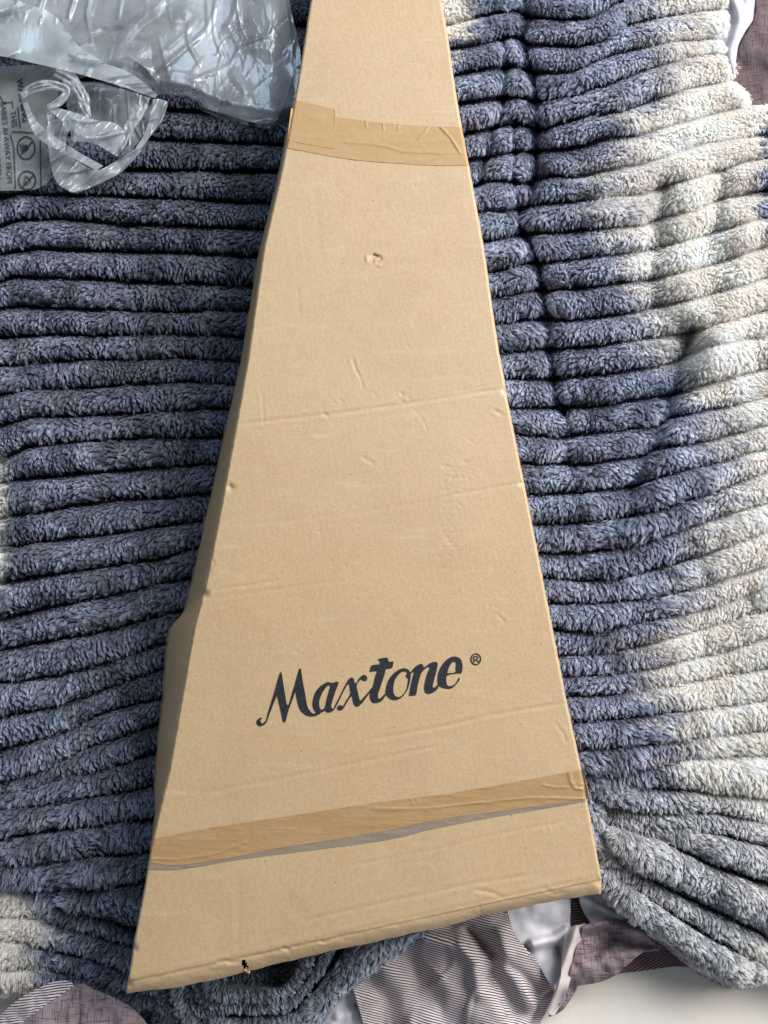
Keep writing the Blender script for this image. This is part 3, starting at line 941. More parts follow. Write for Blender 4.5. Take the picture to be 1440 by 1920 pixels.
def top_z(px, py):
    """height of the carton's top panel, with its bow, creases, dents and scuffs"""
    px, py = np.asarray(px, float), np.asarray(py, float)
    mm = 1.6 * fbm(px / 420, py / 420, 101, 2) + 0.25 * noise(px / 110, py / 110, 103)
    # the panel sags slightly above the hollow middle
    mm = mm - 1.2 * np.exp(-((px - 690) / 170) ** 2 - ((py - 620) / 260) ** 2)
    for pts, dep, w in CRE:
        d, f = seg_dist(px, py, pts)
        e = sstep(0, 0.08, f) * sstep(1.0, 0.92, f) * 0.6 + 0.4
        dep = dep * 0.30
        mm = mm - dep * e * np.exp(-(d / w) ** 2) + 0.35 * dep * e * np.exp(-((d - 2.2 * w) / (w * 1.1)) ** 2)
    for x, y, dep, r in DOTS:
        m = (np.abs(px - x) < 12) & (np.abs(py - y) < 12)
        if m.any():
            mm = mm - m * dep * 0.42 * np.exp(-((px - x) ** 2 * 0.6 + (py - y) ** 2 * 1.6) / r ** 2)
    ins = in_poly(px, py, HOLE)
    t = np.clip((495 - py + 0.25 * (px - 700)) / 24.0, 0, 1)
    mm = mm - ins * (0.3 + 3.2 * t ** 2) + ins * 1.6 * np.exp(-(((px - 706) * 0.6 + (py - 487)) / 2.2) ** 2)
    mm = mm + 0.9 * np.exp(-(((px - 688) / 3.0) ** 2 + ((py - 485) / 6.0) ** 2)) + 0.6 * np.exp(-(((px - 710) / 5.0) ** 2 + ((py - 497) / 2.5) ** 2))
    # knocked corners along the edges
    for x, y, dep, r in ((383, 1114, 3.0, 7), (949, 733, 2.6, 6), (250, 1778, 3.0, 7), (240, 1845, 3.0, 8), (1127, 1655, 3.2, 9), (431, 914, 1.5, 7), (979, 907, 1.2, 5)):
        mm = mm - dep * np.exp(-((px - x) ** 2 + (py - y) ** 2) / r ** 2)
    return HB + mm * 0.001


NU, NV = 300, 820
v = np.linspace(0, 1, NV)
v = v ** 1.0
ly = -160 + (1838 + 160) * v
ry = -110 + (1647 + 110) * v
kk = np.exp(-(np.linspace(-2, 2, 41)) ** 2)
kk /= kk.sum()


def straighten(a):
    p_ = np.r_[2 * a[0] - a[20:0:-1], a, 2 * a[-1] - a[-2:-22:-1]]
    return np.convolve(p_, kk, 'valid')


lx = straighten(np.interp(ly, LE[:, 1], LE[:, 0])) + 0.35 * noise(ly / 9, 0 * ly, 7)
rx = straighten(np.interp(ry, RE[:, 1], RE[:, 0])) + 0.35 * noise(ry / 9, 0 * ry, 8)
u = np.linspace(0, 1, NU)
u = 0.5 - 0.5 * np.cos(np.pi * (0.25 * u + 0.375 * 0)) if False else u
# denser columns near both long edges
u = np.sort(np.r_[np.linspace(0, 0.03, 26), np.linspace(0.03, 0.97, NU - 50)[1:-1], np.linspace(0.97, 1, 26)])
NU = len(u)
gx = lx[:, None] * (1 - u) + rx[:, None] * u
gy = ly[:, None] * (1 - u) + ry[:, None] * u
# front strip that rolls over the crushed edge
FE = np.array([(236, 1863), (353, 1847), (467, 1820), (580, 1793), (700, 1766), (833, 1737), (900, 1718), (1000, 1697), (1067, 1684), (1127, 1676)], float)
fe = resample(FE, 400)
fs_ = np.r_[0, np.cumsum(np.linalg.norm(np.diff(fe, axis=0), axis=1))]
fs_ /= fs_[-1]
ex = np.interp(u, fs_, fe[:, 0])
ey = np.interp(u, fs_, fe[:, 1])
NF = 16
k = np.linspace(0, 1, NF)[1:, None]
sx = gx[-1][None] * (1 - k) + ex[None] * k
sy = gy[-1][None] * (1 - k) + ey[None] * k
sy = sy + (k ** 2) * (1.2 * noise(sx / 22, 0 * sx, 9))
gx = np.vstack([gx, sx])
gy = np.vstack([gy, sy])
gz = top_z(gx, gy)
edge = np.minimum(np.hypot(gx - gx[:, :1], gy - gy[:, :1]), 1e9)
edr = np.hypot(gx - gx[:, -1:], gy - gy[:, -1:])
gz = gz - 0.0018 * np.clip(1 - edge / 4.0, 0, 1) ** 2 - 0.0030 * np.clip(1 - edr / 5.0, 0, 1) ** 2
roll = np.zeros(len(gx))
roll[-NF + 1:] = np.linspace(0, 1, NF)[1:]
gz = gz - (0.0012 * sstep(0, 0.15, roll) + 0.0055 * roll ** 2.5)[:, None]
gz[-NF:] += 0.00022 * fbm(gx[-NF:] / 26, gy[-NF:] / 10, 77)
topV = P(gx, gy, gz)
ccx = 0.25 * (gx[:-1, :-1] + gx[1:, 1:] + gx[:-1, 1:] + gx[1:, :-1]).ravel()
ccy = 0.25 * (gy[:-1, :-1] + gy[1:, 1:] + gy[:-1, 1:] + gy[1:, :-1]).ravel()
keep = ~in_poly(ccx, ccy, [(453, 1802), (458, 1798.5), (461, 1802), (465, 1812), (466, 1817), (456, 1815)])
top = grid_obj("top_panel", topV, M_CARD, CARTON, keep=keep)


def wall(name, edgeV, zbot, inset, flip=False):
    n_ = len(edgeV)
    rows = []
    zs = np.linspace(0, 1, 7)
    for k_ in zs:
        q = edgeV.copy()
        q[:, 2] = edgeV[:, 2] * (1 - k_) + zbot * k_
        q[:, 0] += inset[0] * k_
        q[:, 1] += inset[1] * k_
        rows.append(q)
    V_ = np.array(rows)
    V_[1:-1] += (0.0006 * noise(np.arange(n_)[None, :] / 30.0, np.arange(5)[:, None] + 0.5, 15))[..., None] * np.array([1, 0.3, 0])
    return grid_obj(name, V_, M_CARD, CARTON)


ZB = 0.010
wall("side_panel", topV[::6, -1], ZB, (0.004, 0))
wall("side_panel", topV[::6, 0], ZB, (0.004, 0))
wall("front_panel", topV[-1, ::4], ZB, (0, 0.002))
wall("end_panel", topV[0, ::4], ZB, (0, -0.002))
bv = topV[::20, ::20].copy()
bv[..., 2] = ZB + 0.002
grid_obj("bottom_panel", bv, M_CARD, CARTON)

# torn side flap bulging out along the left edge
def flap(name, ti, to, zo, thick=0.0032, nn=120):
    A, B = resample(ti, nn, False), resample(to, nn, False)
    ks = np.linspace(0, 1, 9)
    ztop = top_z(A[:, 0], A[:, 1]) - 0.0042
    rows = []
    for k_ in ks:
        q = A * (1 - k_) + B * k_
        jag = 1.5 * noise(np.arange(nn) / 2.2, 0 * A[:, 0], 33) * (k_ == 1)
        zz_ = ztop * (1 - k_) + zo * k_ + 0.006 * math.sin(math.pi * k_)
        rows.append(P(q[:, 0] + jag, q[:, 1], zz_))
    o = grid_obj(name, np.array(rows), M_CARD, CARTON)
    md = o.modifiers.new("thickness", 'SOLIDIFY')
    md.thickness = thick
    md.offset = -1
    return o


flap("side_flap", [(552, 190), (521, 350), (494, 467), (463, 684), (424, 900), (396, 1046), (383, 1111), (366, 1166)],
     [(549, 190), (516, 350), (486, 467), (449, 684), (401, 900), (383, 973), (365, 1060), (345, 1144)], 0.034)
flap("side_flap", [(386, 1100), (365, 1170), (339, 1319), (317, 1447), (299, 1520), (283, 1592)],
     [(346, 1142), (335, 1158), (325, 1169), (315, 1181), (310, 1214), (306, 1265), (303, 1319), (295, 1374), (292, 1429), (288, 1483), (290, 1520), (282, 1593)], 0.038)


# packing tape
def tape(name, up, lo, mat, lift, seed, ridges=(), nn=200, mm_=16, label=None):
    A = coons(up, [up[-1], lo[-1]], lo, [up[0], lo[0]], nn, mm_)
    x, y = A[..., 0], A[..., 1]
    zt = top_z(x, y)
    dl = np.abs(x - np.interp(y, LE[:, 1], LE[:, 0]))
    dr = np.abs(x - np.interp(y, RE[:, 1], RE[:, 0]))
    zt = zt - 0.0018 * np.clip(1 - dl / 4.0, 0, 1) ** 2 - 0.0030 * np.clip(1 - dr / 5.0, 0, 1) ** 2
    w = 0.00025 * np.clip(fbm(x / 60, y / 7, seed), 0, 2) + 0.0001 * noise(x / 9, y / 5, seed + 4)
    for pts, hgt, wid in ridges:
        d, f = seg_dist(x, y, pts)
        w = w + hgt * 0.0005 * np.exp(-(d / wid) ** 2)
    o = grid_obj(name, P(x, y, zt + lift + np.maximum(w, 0)), mat, CARTON)
    if label:
        o["label"] = label
    return o


tape("packing_tape", [(546, 203), (580, 210), (631, 219), (689, 227), (744, 233), (810, 237), (866, 238)],
     [(537, 277), (626, 294), (689, 302), (744, 306), (810, 310), (879, 310)], M_TAPE_HI, 0.00035, 201,
     [([(648, 266), (700, 270), (735, 277), (755, 284), (800, 286), (868, 288)], 1.0, 2.2), ([(686, 226), (687, 238)], 1.0, 1.5),
      ([(718, 232), (719, 243)], 1.0, 1.5), ([(749, 233), (746, 242)], 1.0, 1.5), ([(803, 236), (797, 248), (785, 260)], 1.2, 1.8),
      ([(826, 238), (845, 258), (862, 285)], 1.6, 2.4)], nn=260, mm_=36, label="paler brown tape across the narrow upper end")
tape("packing_tape", [(552.5, 187), (590, 196), (628, 205)], [(540, 263), (584, 272), (626, 279)], M_TAPE_HI, 0.0006, 231,
     [([(628, 207), (629, 240)], 0.8, 1.8)], nn=60, mm_=30, label="short overlapping end of tape at the upper left edge")
tape("packing_tape", [(288, 1573), (390, 1553), (507, 1535), (640, 1515), (720, 1503), (833, 1489), (967, 1466), (1084, 1444), (1091, 1443)],
     [(282, 1618), (330, 1622), (407, 1613), (507, 1593), (607, 1577), (720, 1558), (833, 1535), (967, 1517), (1095, 1498), (1101, 1497)], M_TAPE, 0.0005, 251,
     [([(283, 1610), (330, 1612), (400, 1602), (460, 1580)], 1.0, 2.0), ([(700, 1516), (800, 1516), (900, 1505), (1000, 1495), (1095, 1498)], 1.0, 2.2),
      ([(1067, 1448), (1070, 1465), (1078, 1478), (1092, 1480)], 1.8, 2.4), ([(1018, 1472), (1040, 1476), (1065, 1476)], 1.2, 2),
      ([(770, 1497), (776, 1510)], 1.0, 1.5), ([(780, 1494), (783, 1505)], 1.0, 1.5)], nn=300, mm_=30, label="darker brown tape across the wide lower end")
tape("packing_tape", [(282, 1616), (330, 1620), (407, 1612), (507, 1592), (607, 1576), (720, 1557), (833, 1534), (967, 1516), (1097, 1497)],
     [(280, 1631), (340, 1630), (440, 1613), (540, 1600), (720, 1576), (800, 1557), (900, 1537), (1000, 1520), (1098, 1503)], M_TAPE_GREY, 0.0003, 271,
     nn=300, mm_=8, label="grey strip of tape along the lower edge of the brown tape")


# torn paper flakes hanging at the crushed hole in the front edge
for cx_, cy_, sz_, sd in ((459, 1819, 4.0, 1), (466, 1823, 4.5, 2), (462, 1815, 2.5, 3)):
    g_ = np.random.default_rng(sd)
    aa = np.linspace(0, 2 * np.pi, 9, endpoint=False)
    rr = sz_ * g_.uniform(0.55, 1.1, 9)
    fx_, fy_ = cx_ + rr * np.cos(aa), cy_ + rr * np.sin(aa)
    up_ = P(np.r_[cx_, fx_], np.r_[cy_, fy_], HB - 0.004 + np.r_[0.0022, g_.uniform(-0.0005, 0.0018, 9)])
    tri_ = np.array([(0, 1 + (i + 1) % 9, 1 + i) for i in range(9)])
    fo = mesh_obj("torn_flake", up_, tri_, M_CARD, CARTON, smooth=False)
    sm = fo.modifiers.new("thickness", 'SOLIDIFY')
    sm.thickness = 0.0008

# logo: outlines of each letter, in photo pixels, laid on the panel as a thin film of ink
def smooth_closed(pts, n=6):
    q = np.asarray(pts, float)
    N = len(q)
    out = []
    for i in range(N):
        p0, p1, p2, p3 = q[i - 1], q[i], q[(i + 1) % N], q[(i + 2) % N]
        # keep sharp corners sharp
        for j in range(n):
            t = j / n
            d1 = 0.5 * (p2 - p0)
            d2 = 0.5 * (p3 - p1)
            c1 = np.dot(p1 - p0, p2 - p1) / (np.linalg.norm(p1 - p0) * np.linalg.norm(p2 - p1) + 1e-9)
            c2 = np.dot(p2 - p1, p3 - p2) / (np.linalg.norm(p2 - p1) * np.linalg.norm(p3 - p2) + 1e-9)
            L = np.linalg.norm(p2 - p1)
            d1 = d1 / (np.linalg.norm(d1) + 1e-9) * L * (0.9 if c1 > 0.2 else 0.0)
            d2 = d2 / (np.linalg.norm(d2) + 1e-9) * L * (0.9 if c2 > 0.2 else 0.0)
            if c1 <= 0.2:
                d1 = p2 - p1
            if c2 <= 0.2:
                d2 = p2 - p1
            h00, h10, h01, h11 = 2 * t ** 3 - 3 * t * t + 1, t ** 3 - 2 * t * t + t, -2 * t ** 3 + 3 * t * t, t ** 3 - t * t
            out.append(h00 * p1 + h10 * d1 + h01 * p2 + h11 * d2)
    return np.array(out)


def ink(name, outers, holes, zf, mat, parent, lift, step=5.0, smooth=True):
    loops = [smooth_closed(o) if smooth else np.asarray(o, float) for o in outers]
    hl = [smooth_closed(h) if smooth else np.asarray(h, float) for h in holes]
    Vs, Es = [], []
    for l in loops + hl:
        b = len(Vs)
        Vs += [tuple(p) for p in l]
        Es += [(b + i, b + (i + 1) % len(l)) for i in range(len(l))]
    a = np.array(Vs)
    lo, hi = a.min(0), a.max(0)
    gx_, gy_ = np.meshgrid(np.arange(lo[0], hi[0], step), np.arange(lo[1], hi[1], step))
    gx_, gy_ = gx_.ravel(), gy_.ravel()
    ok = np.zeros(len(gx_), bool)
    for l in loops:
        ok |= in_poly(gx_, gy_, l)
    for x_, y_ in zip(gx_[ok], gy_[ok]):
        Vs.append((x_, y_))
    res = delaunay_2d_cdt([Vector(p) for p in Vs], Es, [], 0, 1e-5)
    v2 = np.array([tuple(p) for p in res[0]])
    tr = np.array([f for f in res[2] if len(f) == 3])
    c = v2[tr].mean(1)
    k_ = np.zeros(len(tr), bool)
    for l in loops:
        k_ |= in_poly(c[:, 0], c[:, 1], l)
    for h in hl:
        k_ &= ~in_poly(c[:, 0], c[:, 1], h)
    V3 = P(v2[:, 0], v2[:, 1], zf(v2[:, 0], v2[:, 1]) + lift)
    tri = tr[k_]
    nz = np.cross(V3[tri[:, 1]] - V3[tri[:, 0]], V3[tri[:, 2]] - V3[tri[:, 0]])[:, 2]
    tri[nz < 0] = tri[nz < 0][:, ::-1]
    return mesh_obj(name, V3, tri, mat, parent)


def stroke(pts, w):
    q = np.asarray(pts, float)
    t = np.gradient(q, axis=0)
    t /= np.linalg.norm(t, axis=1, keepdims=True) + 1e-9
    nrm = np.stack([-t[:, 1], t[:, 0]], 1)
    return np.vstack([q + nrm * w / 2, (q - nrm * w / 2)[::-1]])


cM = lambda p: cv(p, 470, 1240, 9.6)
cA = lambda p: cv(p, 570, 1240, 9.6)
cT = lambda p: cv(p, 680, 1210, 12.0)
cE = lambda p: cv(p, 760, 1210, 9.0)
letters = [
    ([cM([(215, 1020), (190, 1012), (150, 1025), (115, 1060), (105, 1100), (120, 1140), (160, 1165), (200, 1160), (250, 1135), (290, 1090),
          (305, 1050), (340, 950), (390, 820), (475, 612), (490, 680), (530, 840), (565, 1010), (580, 1085), (600, 1100), (625, 1090), (650, 1000),
          (690, 860), (740, 730), (808, 535), (820, 620), (845, 740), (880, 850), (930, 920), (1000, 970), (1090, 992), (1180, 980), (1260, 940),
          (1190, 920), (1140, 942), (1090, 915), (1040, 850), (1010, 760), (985, 600), (950, 430), (905, 140), (885, 120), (870, 145), (830, 280),
          (790, 430), (740, 590), (685, 780), (660, 782), (645, 740), (615, 560), (580, 340), (555, 200), (540, 190), (525, 215), (480, 360),
          (430, 540), (380, 700), (300, 960), (280, 1050), (245, 1095), (210, 1120), (182, 1092), (178, 1060), (195, 1035)])], []),
    ([cA([(626, 372), (600, 365), (500, 385), (440, 372), (380, 390), (290, 450), (210, 550), (165, 680), (155, 780), (175, 860), (230, 935),
          (270, 940), (330, 915), (375, 890), (420, 918), (480, 915), (520, 890), (525, 855), (500, 840), (492, 800), (510, 720), (560, 560), (610, 430)])],
     [cA([(460, 430), (430, 437), (380, 490), (320, 590), (280, 700), (275, 790), (295, 855), (320, 870), (365, 845), (385, 790), (410, 680), (455, 510), (470, 460)])]),
    ([cA([(522, 892), (560, 790), (640, 635), (755, 405), (800, 330), (850, 290), (895, 310), (915, 385), (945, 387), (990, 310), (1030, 265),
          (1080, 242), (1120, 260), (1140, 300), (1130, 340), (1095, 355), (1050, 340), (1025, 318), (1000, 350), (950, 430), (965, 520), (1000, 680),
          (1020, 708), (1060, 665), (1180, 530), (1225, 470), (1215, 540), (1180, 575), (1110, 670), (1040, 760), (990, 805), (950, 815), (910, 790),
          (885, 730), (865, 640), (852, 620), (800, 700), (740, 800), (700, 865), (655, 885), (615, 875), (598, 835), (620, 800), (660, 787), (705, 805),
          (760, 710), (835, 575), (825, 480), (812, 415), (795, 412), (773, 432), (684, 604), (594, 784), (548, 868)])], []),
    ([cT([(335, 320), (370, 300), (540, 275), (575, 310), (590, 365), (700, 360), (690, 420), (655, 510), (525, 540), (500, 640), (440, 820), (380, 1000),
          (345, 1110), (350, 1180), (375, 1200), (430, 1165), (510, 1080), (525, 1110), (480, 1190), (400, 1270), (290, 1300), (220, 1285), (175, 1220),
          (160, 1140), (170, 1070), (165, 1050), (220, 950), (240, 880), (290, 680), (325, 580), (155, 595), (165, 555), (205, 455), (390, 425), (375, 345)])], []),
    ([cT([(515, 1060), (535, 920), (590, 770), (700, 630), (830, 540), (930, 515), (1010, 535), (1075, 605), (1085, 650), (1070, 800), (1030, 950),
          (960, 1080), (870, 1180), (760, 1230), (670, 1225), (580, 1170), (530, 1110)])],
     [cT([(690, 960), (720, 800), (790, 680), (880, 600), (950, 585), (1005, 620), (978, 670), (985, 720), (1025, 750), (1015, 860), (985, 980), (930, 1080),
          (850, 1150), (790, 1160), (730, 1130), (695, 1060)])]),
    ([cE([(60, 855), (90, 690), (120, 560), (147, 452), (130, 450), (95, 480), (88, 462), (150, 380), (230, 320), (280, 315), (305, 345), (315, 375),
          (420, 300), (500, 278), (545, 300), (540, 370), (510, 500), (470, 650), (465, 700), (485, 720), (520, 690), (550, 660), (560, 700), (510, 770),
          (440, 810), (380, 818), (335, 790), (320, 720), (335, 610), (370, 480), (410, 390), (405, 365), (370, 370), (300, 430), (265, 480), (240, 560),
          (205, 700), (175, 840), (110, 850)])], []),
    ([cE([(545, 560), (560, 460), (610, 350), (690, 250), (780, 195), (860, 190), (930, 230), (965, 320), (960, 420), (945, 470), (870, 475), (710, 510),
          (690, 580), (700, 650), (730, 685), (790, 680), (850, 640), (905, 540), (920, 545), (910, 590), (850, 670), (780, 725), (690, 730), (600, 705),
          (560, 670), (545, 620)])],
     [cE([(710, 470), (730, 390), (780, 300), (825, 275), (855, 300), (850, 380), (845, 450)])]),
]
for outs, hls in letters:
    ink("printed_letter", outs, hls, top_z, M_INK, CARTON, 0.0005)
a_ = np.linspace(0, 2 * np.pi, 40, endpoint=False)
ring = lambda cx, cy, rx_, ry_: [(cx + rx_ * math.cos(q), cy + ry_ * math.sin(q)) for q in a_]
r0 = cE([(1190, 233)])[0]
ink("registered_mark", [ring(r0[0], r0[1], 10.2, 11.2), stroke(cE([(1165, 288), (1150, 190)]), 2.3),
                        stroke(cE([(1148, 194), (1195, 186), (1222, 200), (1220, 228), (1195, 242), (1160, 247)]), 2.2),
                        stroke(cE([(1190, 240), (1242, 282)]), 2.3)],
    [], top_z, M_INK, CARTON, 0.0005, smooth=False) if False else None
ink("registered_mark", [ring(r0[0], r0[1], 10.2, 11.2)], [ring(r0[0], r0[1], 7.8, 8.9)], top_z, M_INK, CARTON, 0.0005, smooth=False)
for s_ in (stroke(cE([(1165, 288), (1150, 190)]), 2.3), stroke(cE([(1148, 194), (1195, 186), (1222, 200), (1220, 228), (1195, 242), (1160, 247)]), 2.2),
           stroke(cE([(1190, 240), (1242, 282)]), 2.3)):
    ink("registered_mark", [s_], [], top_z, M_INK, CARTON, 0.0005, smooth=False)

# ------------------------------------------------------------------ polythene bag
BAG = thing("plastic_bag", "crumpled clear plastic bag with printed safety warning lying left of the carton's narrow end", "bag", (-0.3, 0.6, 0.03))


def folds(x, y, seed, ang, L, warp=0.5, spread=0.42):
    """sharp creases: triangle waves along wandering directions, fading in and out"""
    out = 0
    for i in range(5):
        a = ang + (i - 2) * spread + 0.2 * math.sin(seed + i * 2.1)
        l = L * (0.55 + 0.32 * i)
        p = (x * math.cos(a) + y * math.sin(a)) / l + warp * 1.6 * fbm(x / 190, y / 190, seed + i * 3, 2)
        tri = np.abs((p % 1.0) - 0.5) * 2
        msk = np.clip(noise(x / 85 + i * 9, y / 85, seed + 40 + i) * 1.6, 0, 1)
        out = out + msk * np.maximum(0, 1 - tri * 4.5) * (0.6 + 0.2 * i)
    return out


def bag_patch(name, sides, zf, mat, n_, m_, parent):
    A = coons(*sides, n_, m_)
    x, y = A[..., 0], A[..., 1]
    return grid_obj(name, P(x, y, zf(x, y)), mat, parent)


def z_body(x, y):
    right_ = sstep(330, 460, x)
    z_ = 0.046 + 0.007 * fbm(x / 150, y / 140, 301, 2)
    z_ = z_ + 0.0032 * folds(x, y, 310, 0.18, 84, 0.7, 0.10) * (0.35 + 0.65 * right_)
    z_ = z_ + 0.0045 * folds(x, y, 330, 1.05, 105) * (1 - 0.95 * right_)
    z_ = z_ + 0.0010 * folds(x, y, 350, 0.05, 44, 1.0, 0.06) * sstep(350, 400, x) * sstep(520, 470, x) * sstep(60, 110, y)
    z_ = z_ + 0.0005 * folds(x, y, 370, 0.12, 34, 1.0, 0.06) * (0.3 + 0.7 * right_)
    # hem rolls
    z_ = z_ - 0.026 * sstep(38, 0, np.interp(x, [-60, 0, 65, 130, 225, 291, 349, 388, 433, 514, 545], [98, 105, 118, 132, 160, 184, 194, 212, 228, 243, 236]) - y) * sstep(120, 360, x)
    z_ = z_ - 0.018 * sstep(500, 560, x)
    return z_


def z_back(x, y):
    return 0.026 + 0.006 * fbm(x / 100, y / 90, 401) + 0.004 * folds(x, y, 410, 0.5, 70)


bag_patch("bag_film", ([(-90, -90), (200, -90), (545, -90)], [(545, -90), (543, 0), (557, 64), (564, 112), (557, 160), (545, 236)],
                             [(-90, 96), (0, 105), (65, 119), (130, 132), (225, 161), (291, 184), (349, 194), (388, 212), (433, 228), (514, 242), (545, 236)],
                             [(-90, -90), (-90, 0), (-90, 96)]), z_body, M_BAG, 330, 190, BAG)
bag_patch("bag_film", ([(-90, -90), (200, -90), (530, -90)], [(530, -90), (536, 0), (545, 64), (550, 112), (545, 160), (520, 225)],
                            [(-90, 80), (0, 88), (65, 105), (130, 120), (225, 150), (291, 172), (349, 188), (388, 204), (433, 218), (490, 232), (520, 225)],
                            [(-90, -90), (-90, 0), (-90, 80)]), z_back, M_BAG, 200, 110, BAG)
# gathered, whiter fold crossing the left half
def z_gather(x, y):
    return 0.056 + 0.004 * fbm(x / 110, y / 80, 501, 2) + 0.009 * folds(x, y, 510, 1.0, 54)


bag_patch("bag_gather", ([(-90, -60), (0, -8), (40, 4), (95, 24), (122, 52), (150, 88), (200, 118), (250, 140), (296, 178)],
                         [(296, 178), (293, 181), (291, 184)],
                         [(-90, 96), (0, 105), (65, 119), (130, 134), (180, 148), (225, 161), (291, 184)],
                         [(-90, -60), (-90, 20), (-90, 96)]), z_gather, M_BAG_MILKY, 220, 110, BAG)


def z_print(x, y):
    return 0.030 + 0.0035 * fbm(x / 70, y / 80, 601, 2)


PR = bag_patch("printed_panel", ([(-90, 120), (0, 124), (60, 122), (118, 128)], [(118, 128), (108, 180), (100, 260), (94, 342)],
                                 [(-90, 366), (0, 358), (60, 356), (94, 342)], [(-90, 120), (-90, 240), (-90, 366)]),
               lambda x, y: z_print(x, y) + 0.003 * folds(x, y, 610, 0.2, 60) * sstep(78, 100, x), M_BAG_PRINT, 120, 120, BAG)


def ribbon(name, path, widths, z0, arch, seed, mat=M_BAG_MILKY, n_=110, m_=18):
    c = resample(path, n_)
    w = 1.25 * np.interp(np.linspace(0, 1, n_), np.linspace(0, 1, len(widths)), widths)
    zc_ = np.interp(np.linspace(0, 1, n_), np.linspace(0, 1, len(z0)), z0)
    t = np.gradient(c, axis=0)
    t /= np.linalg.norm(t, axis=1, keepdims=True)
    nrm = np.stack([-t[:, 1], t[:, 0]], 1)
    k_ = np.linspace(-1, 1, m_)[:, None]
    s = np.linspace(0, 1, n_)[None, :] * n_
    ww = w[None] * (1 + 0.10 * noise(s / 9.0, np.sign(k_) * 3, seed))
    x = c[:, 0][None] + nrm[:, 0][None] * ww / 2 * k_
    y = c[:, 1][None] + nrm[:, 1][None] * ww / 2 * k_
    z_ = zc_[None] + 0.3 * arch * (1 - k_ ** 2) + 0.0035 * np.abs(noise(s / 30.0, k_ * 1.6, seed + 1)) + 0.0010 * noise(s / 7.0 + k_, k_ * 1.2, seed + 2)
    z_ = z_ + 0.0012 * np.abs(((k_ * 1.3 + 0.4 * noise(s / 20, 0 * k_, seed + 3)) % 1) - 0.5)
    return grid_obj(name, P(x, y, z_), mat, BAG)


ribbon("bag_handle", [(40, 180), (58, 167), (85, 160), (112, 162), (124, 172), (112, 190), (94, 200)], [10, 14, 16, 14, 12, 13, 9], [0.056, 0.06, 0.06, 0.056], 0.005, 761)
ribbon("bag_handle", [(104, 132), (125, 142), (145, 164), (158, 190), (166, 220)], [18, 22, 20, 16, 8], [0.05, 0.05, 0.046, 0.04], 0.006, 801)
ribbon("bag_handle", [(270, 180), (262, 205), (246, 235), (230, 262), (214, 290)], [20, 17, 16, 16, 12], [0.046, 0.042, 0.038, 0.036], 0.005, 821)
def zf_(z0, seed, ang, gx_=0.0, gy_=0.0, cx=0, cy=0):
    return lambda x, y: (z0 + gx_ * (x - cx) + gy_ * (y - cy) + 0.003 * fbm(x / 40, y / 40, seed, 2)
                         + 0.0030 * folds(x, y, seed + 3, ang, 26, 0.5, 0.12))


bag_patch("bag_handle", ([(286, 186), (300, 186), (316, 191)], [(316, 191), (304, 226), (280, 258), (259, 288)],
                         [(255, 276), (257, 282), (259, 288)], [(286, 186), (285, 207), (272, 248), (255, 276)]), zf_(0.042, 701, 0.6), M_BAG_MILKY, 40, 90, BAG)
bag_patch("bag_fold", ([(90, 272), (128, 292), (179, 318), (220, 300), (258, 276)], [(258, 276), (259, 282), (259, 289)],
                       [(112, 348), (141, 362), (171, 351), (227, 323), (259, 289)], [(90, 272), (94, 304), (102, 334), (112, 348)]),
          zf_(0.040, 721, 0.95), M_BAG_MILKY, 110, 70, BAG)
bag_patch("bag_handle", ([(36, 172), (40, 172), (46, 180)], [(46, 180), (66, 222), (92, 248), (141, 281), (194, 311)],
                         [(179, 319), (186, 316), (194, 311)], [(36, 172), (54, 228), (74, 261), (125, 290), (179, 319)]), zf_(0.052, 741, 1.0), M_BAG_MILKY, 40, 120, BAG)
bag_patch("bag_fold", ([(88, 196), (149, 214), (179, 225), (216, 231), (234, 247)], [(234, 247), (226, 268), (214, 290)],
                       [(93, 207), (132, 239), (158, 257), (199, 281), (214, 290)], [(88, 196), (90, 202), (93, 207)]),
          zf_(0.056, 781, 1.15), M_BAG_MILKY, 110, 50, BAG)
bag_patch("bag_fold", ([(88, 236), (108, 222), (132, 240)], [(132, 240), (124, 262), (122, 284)],
                       [(92, 262), (104, 276), (122, 284)], [(88, 236), (87, 250), (92, 262)]), zf_(0.044, 841, 0.3), M_BAG_MILKY, 50, 50, BAG)
bag_patch("bag_film", ([(120, 150), (200, 160), (292, 186)], [(292, 186), (280, 230), (262, 262), (238, 290)],
                             [(140, 300), (190, 296), (238, 290)], [(120, 150), (128, 220), (140, 300)]),
          lambda x, y: 0.026 + 0.005 * fbm(x / 60, y / 60, 861) + 0.004 * folds(x, y, 870, 0.7, 50), M_BAG, 110, 90, BAG)


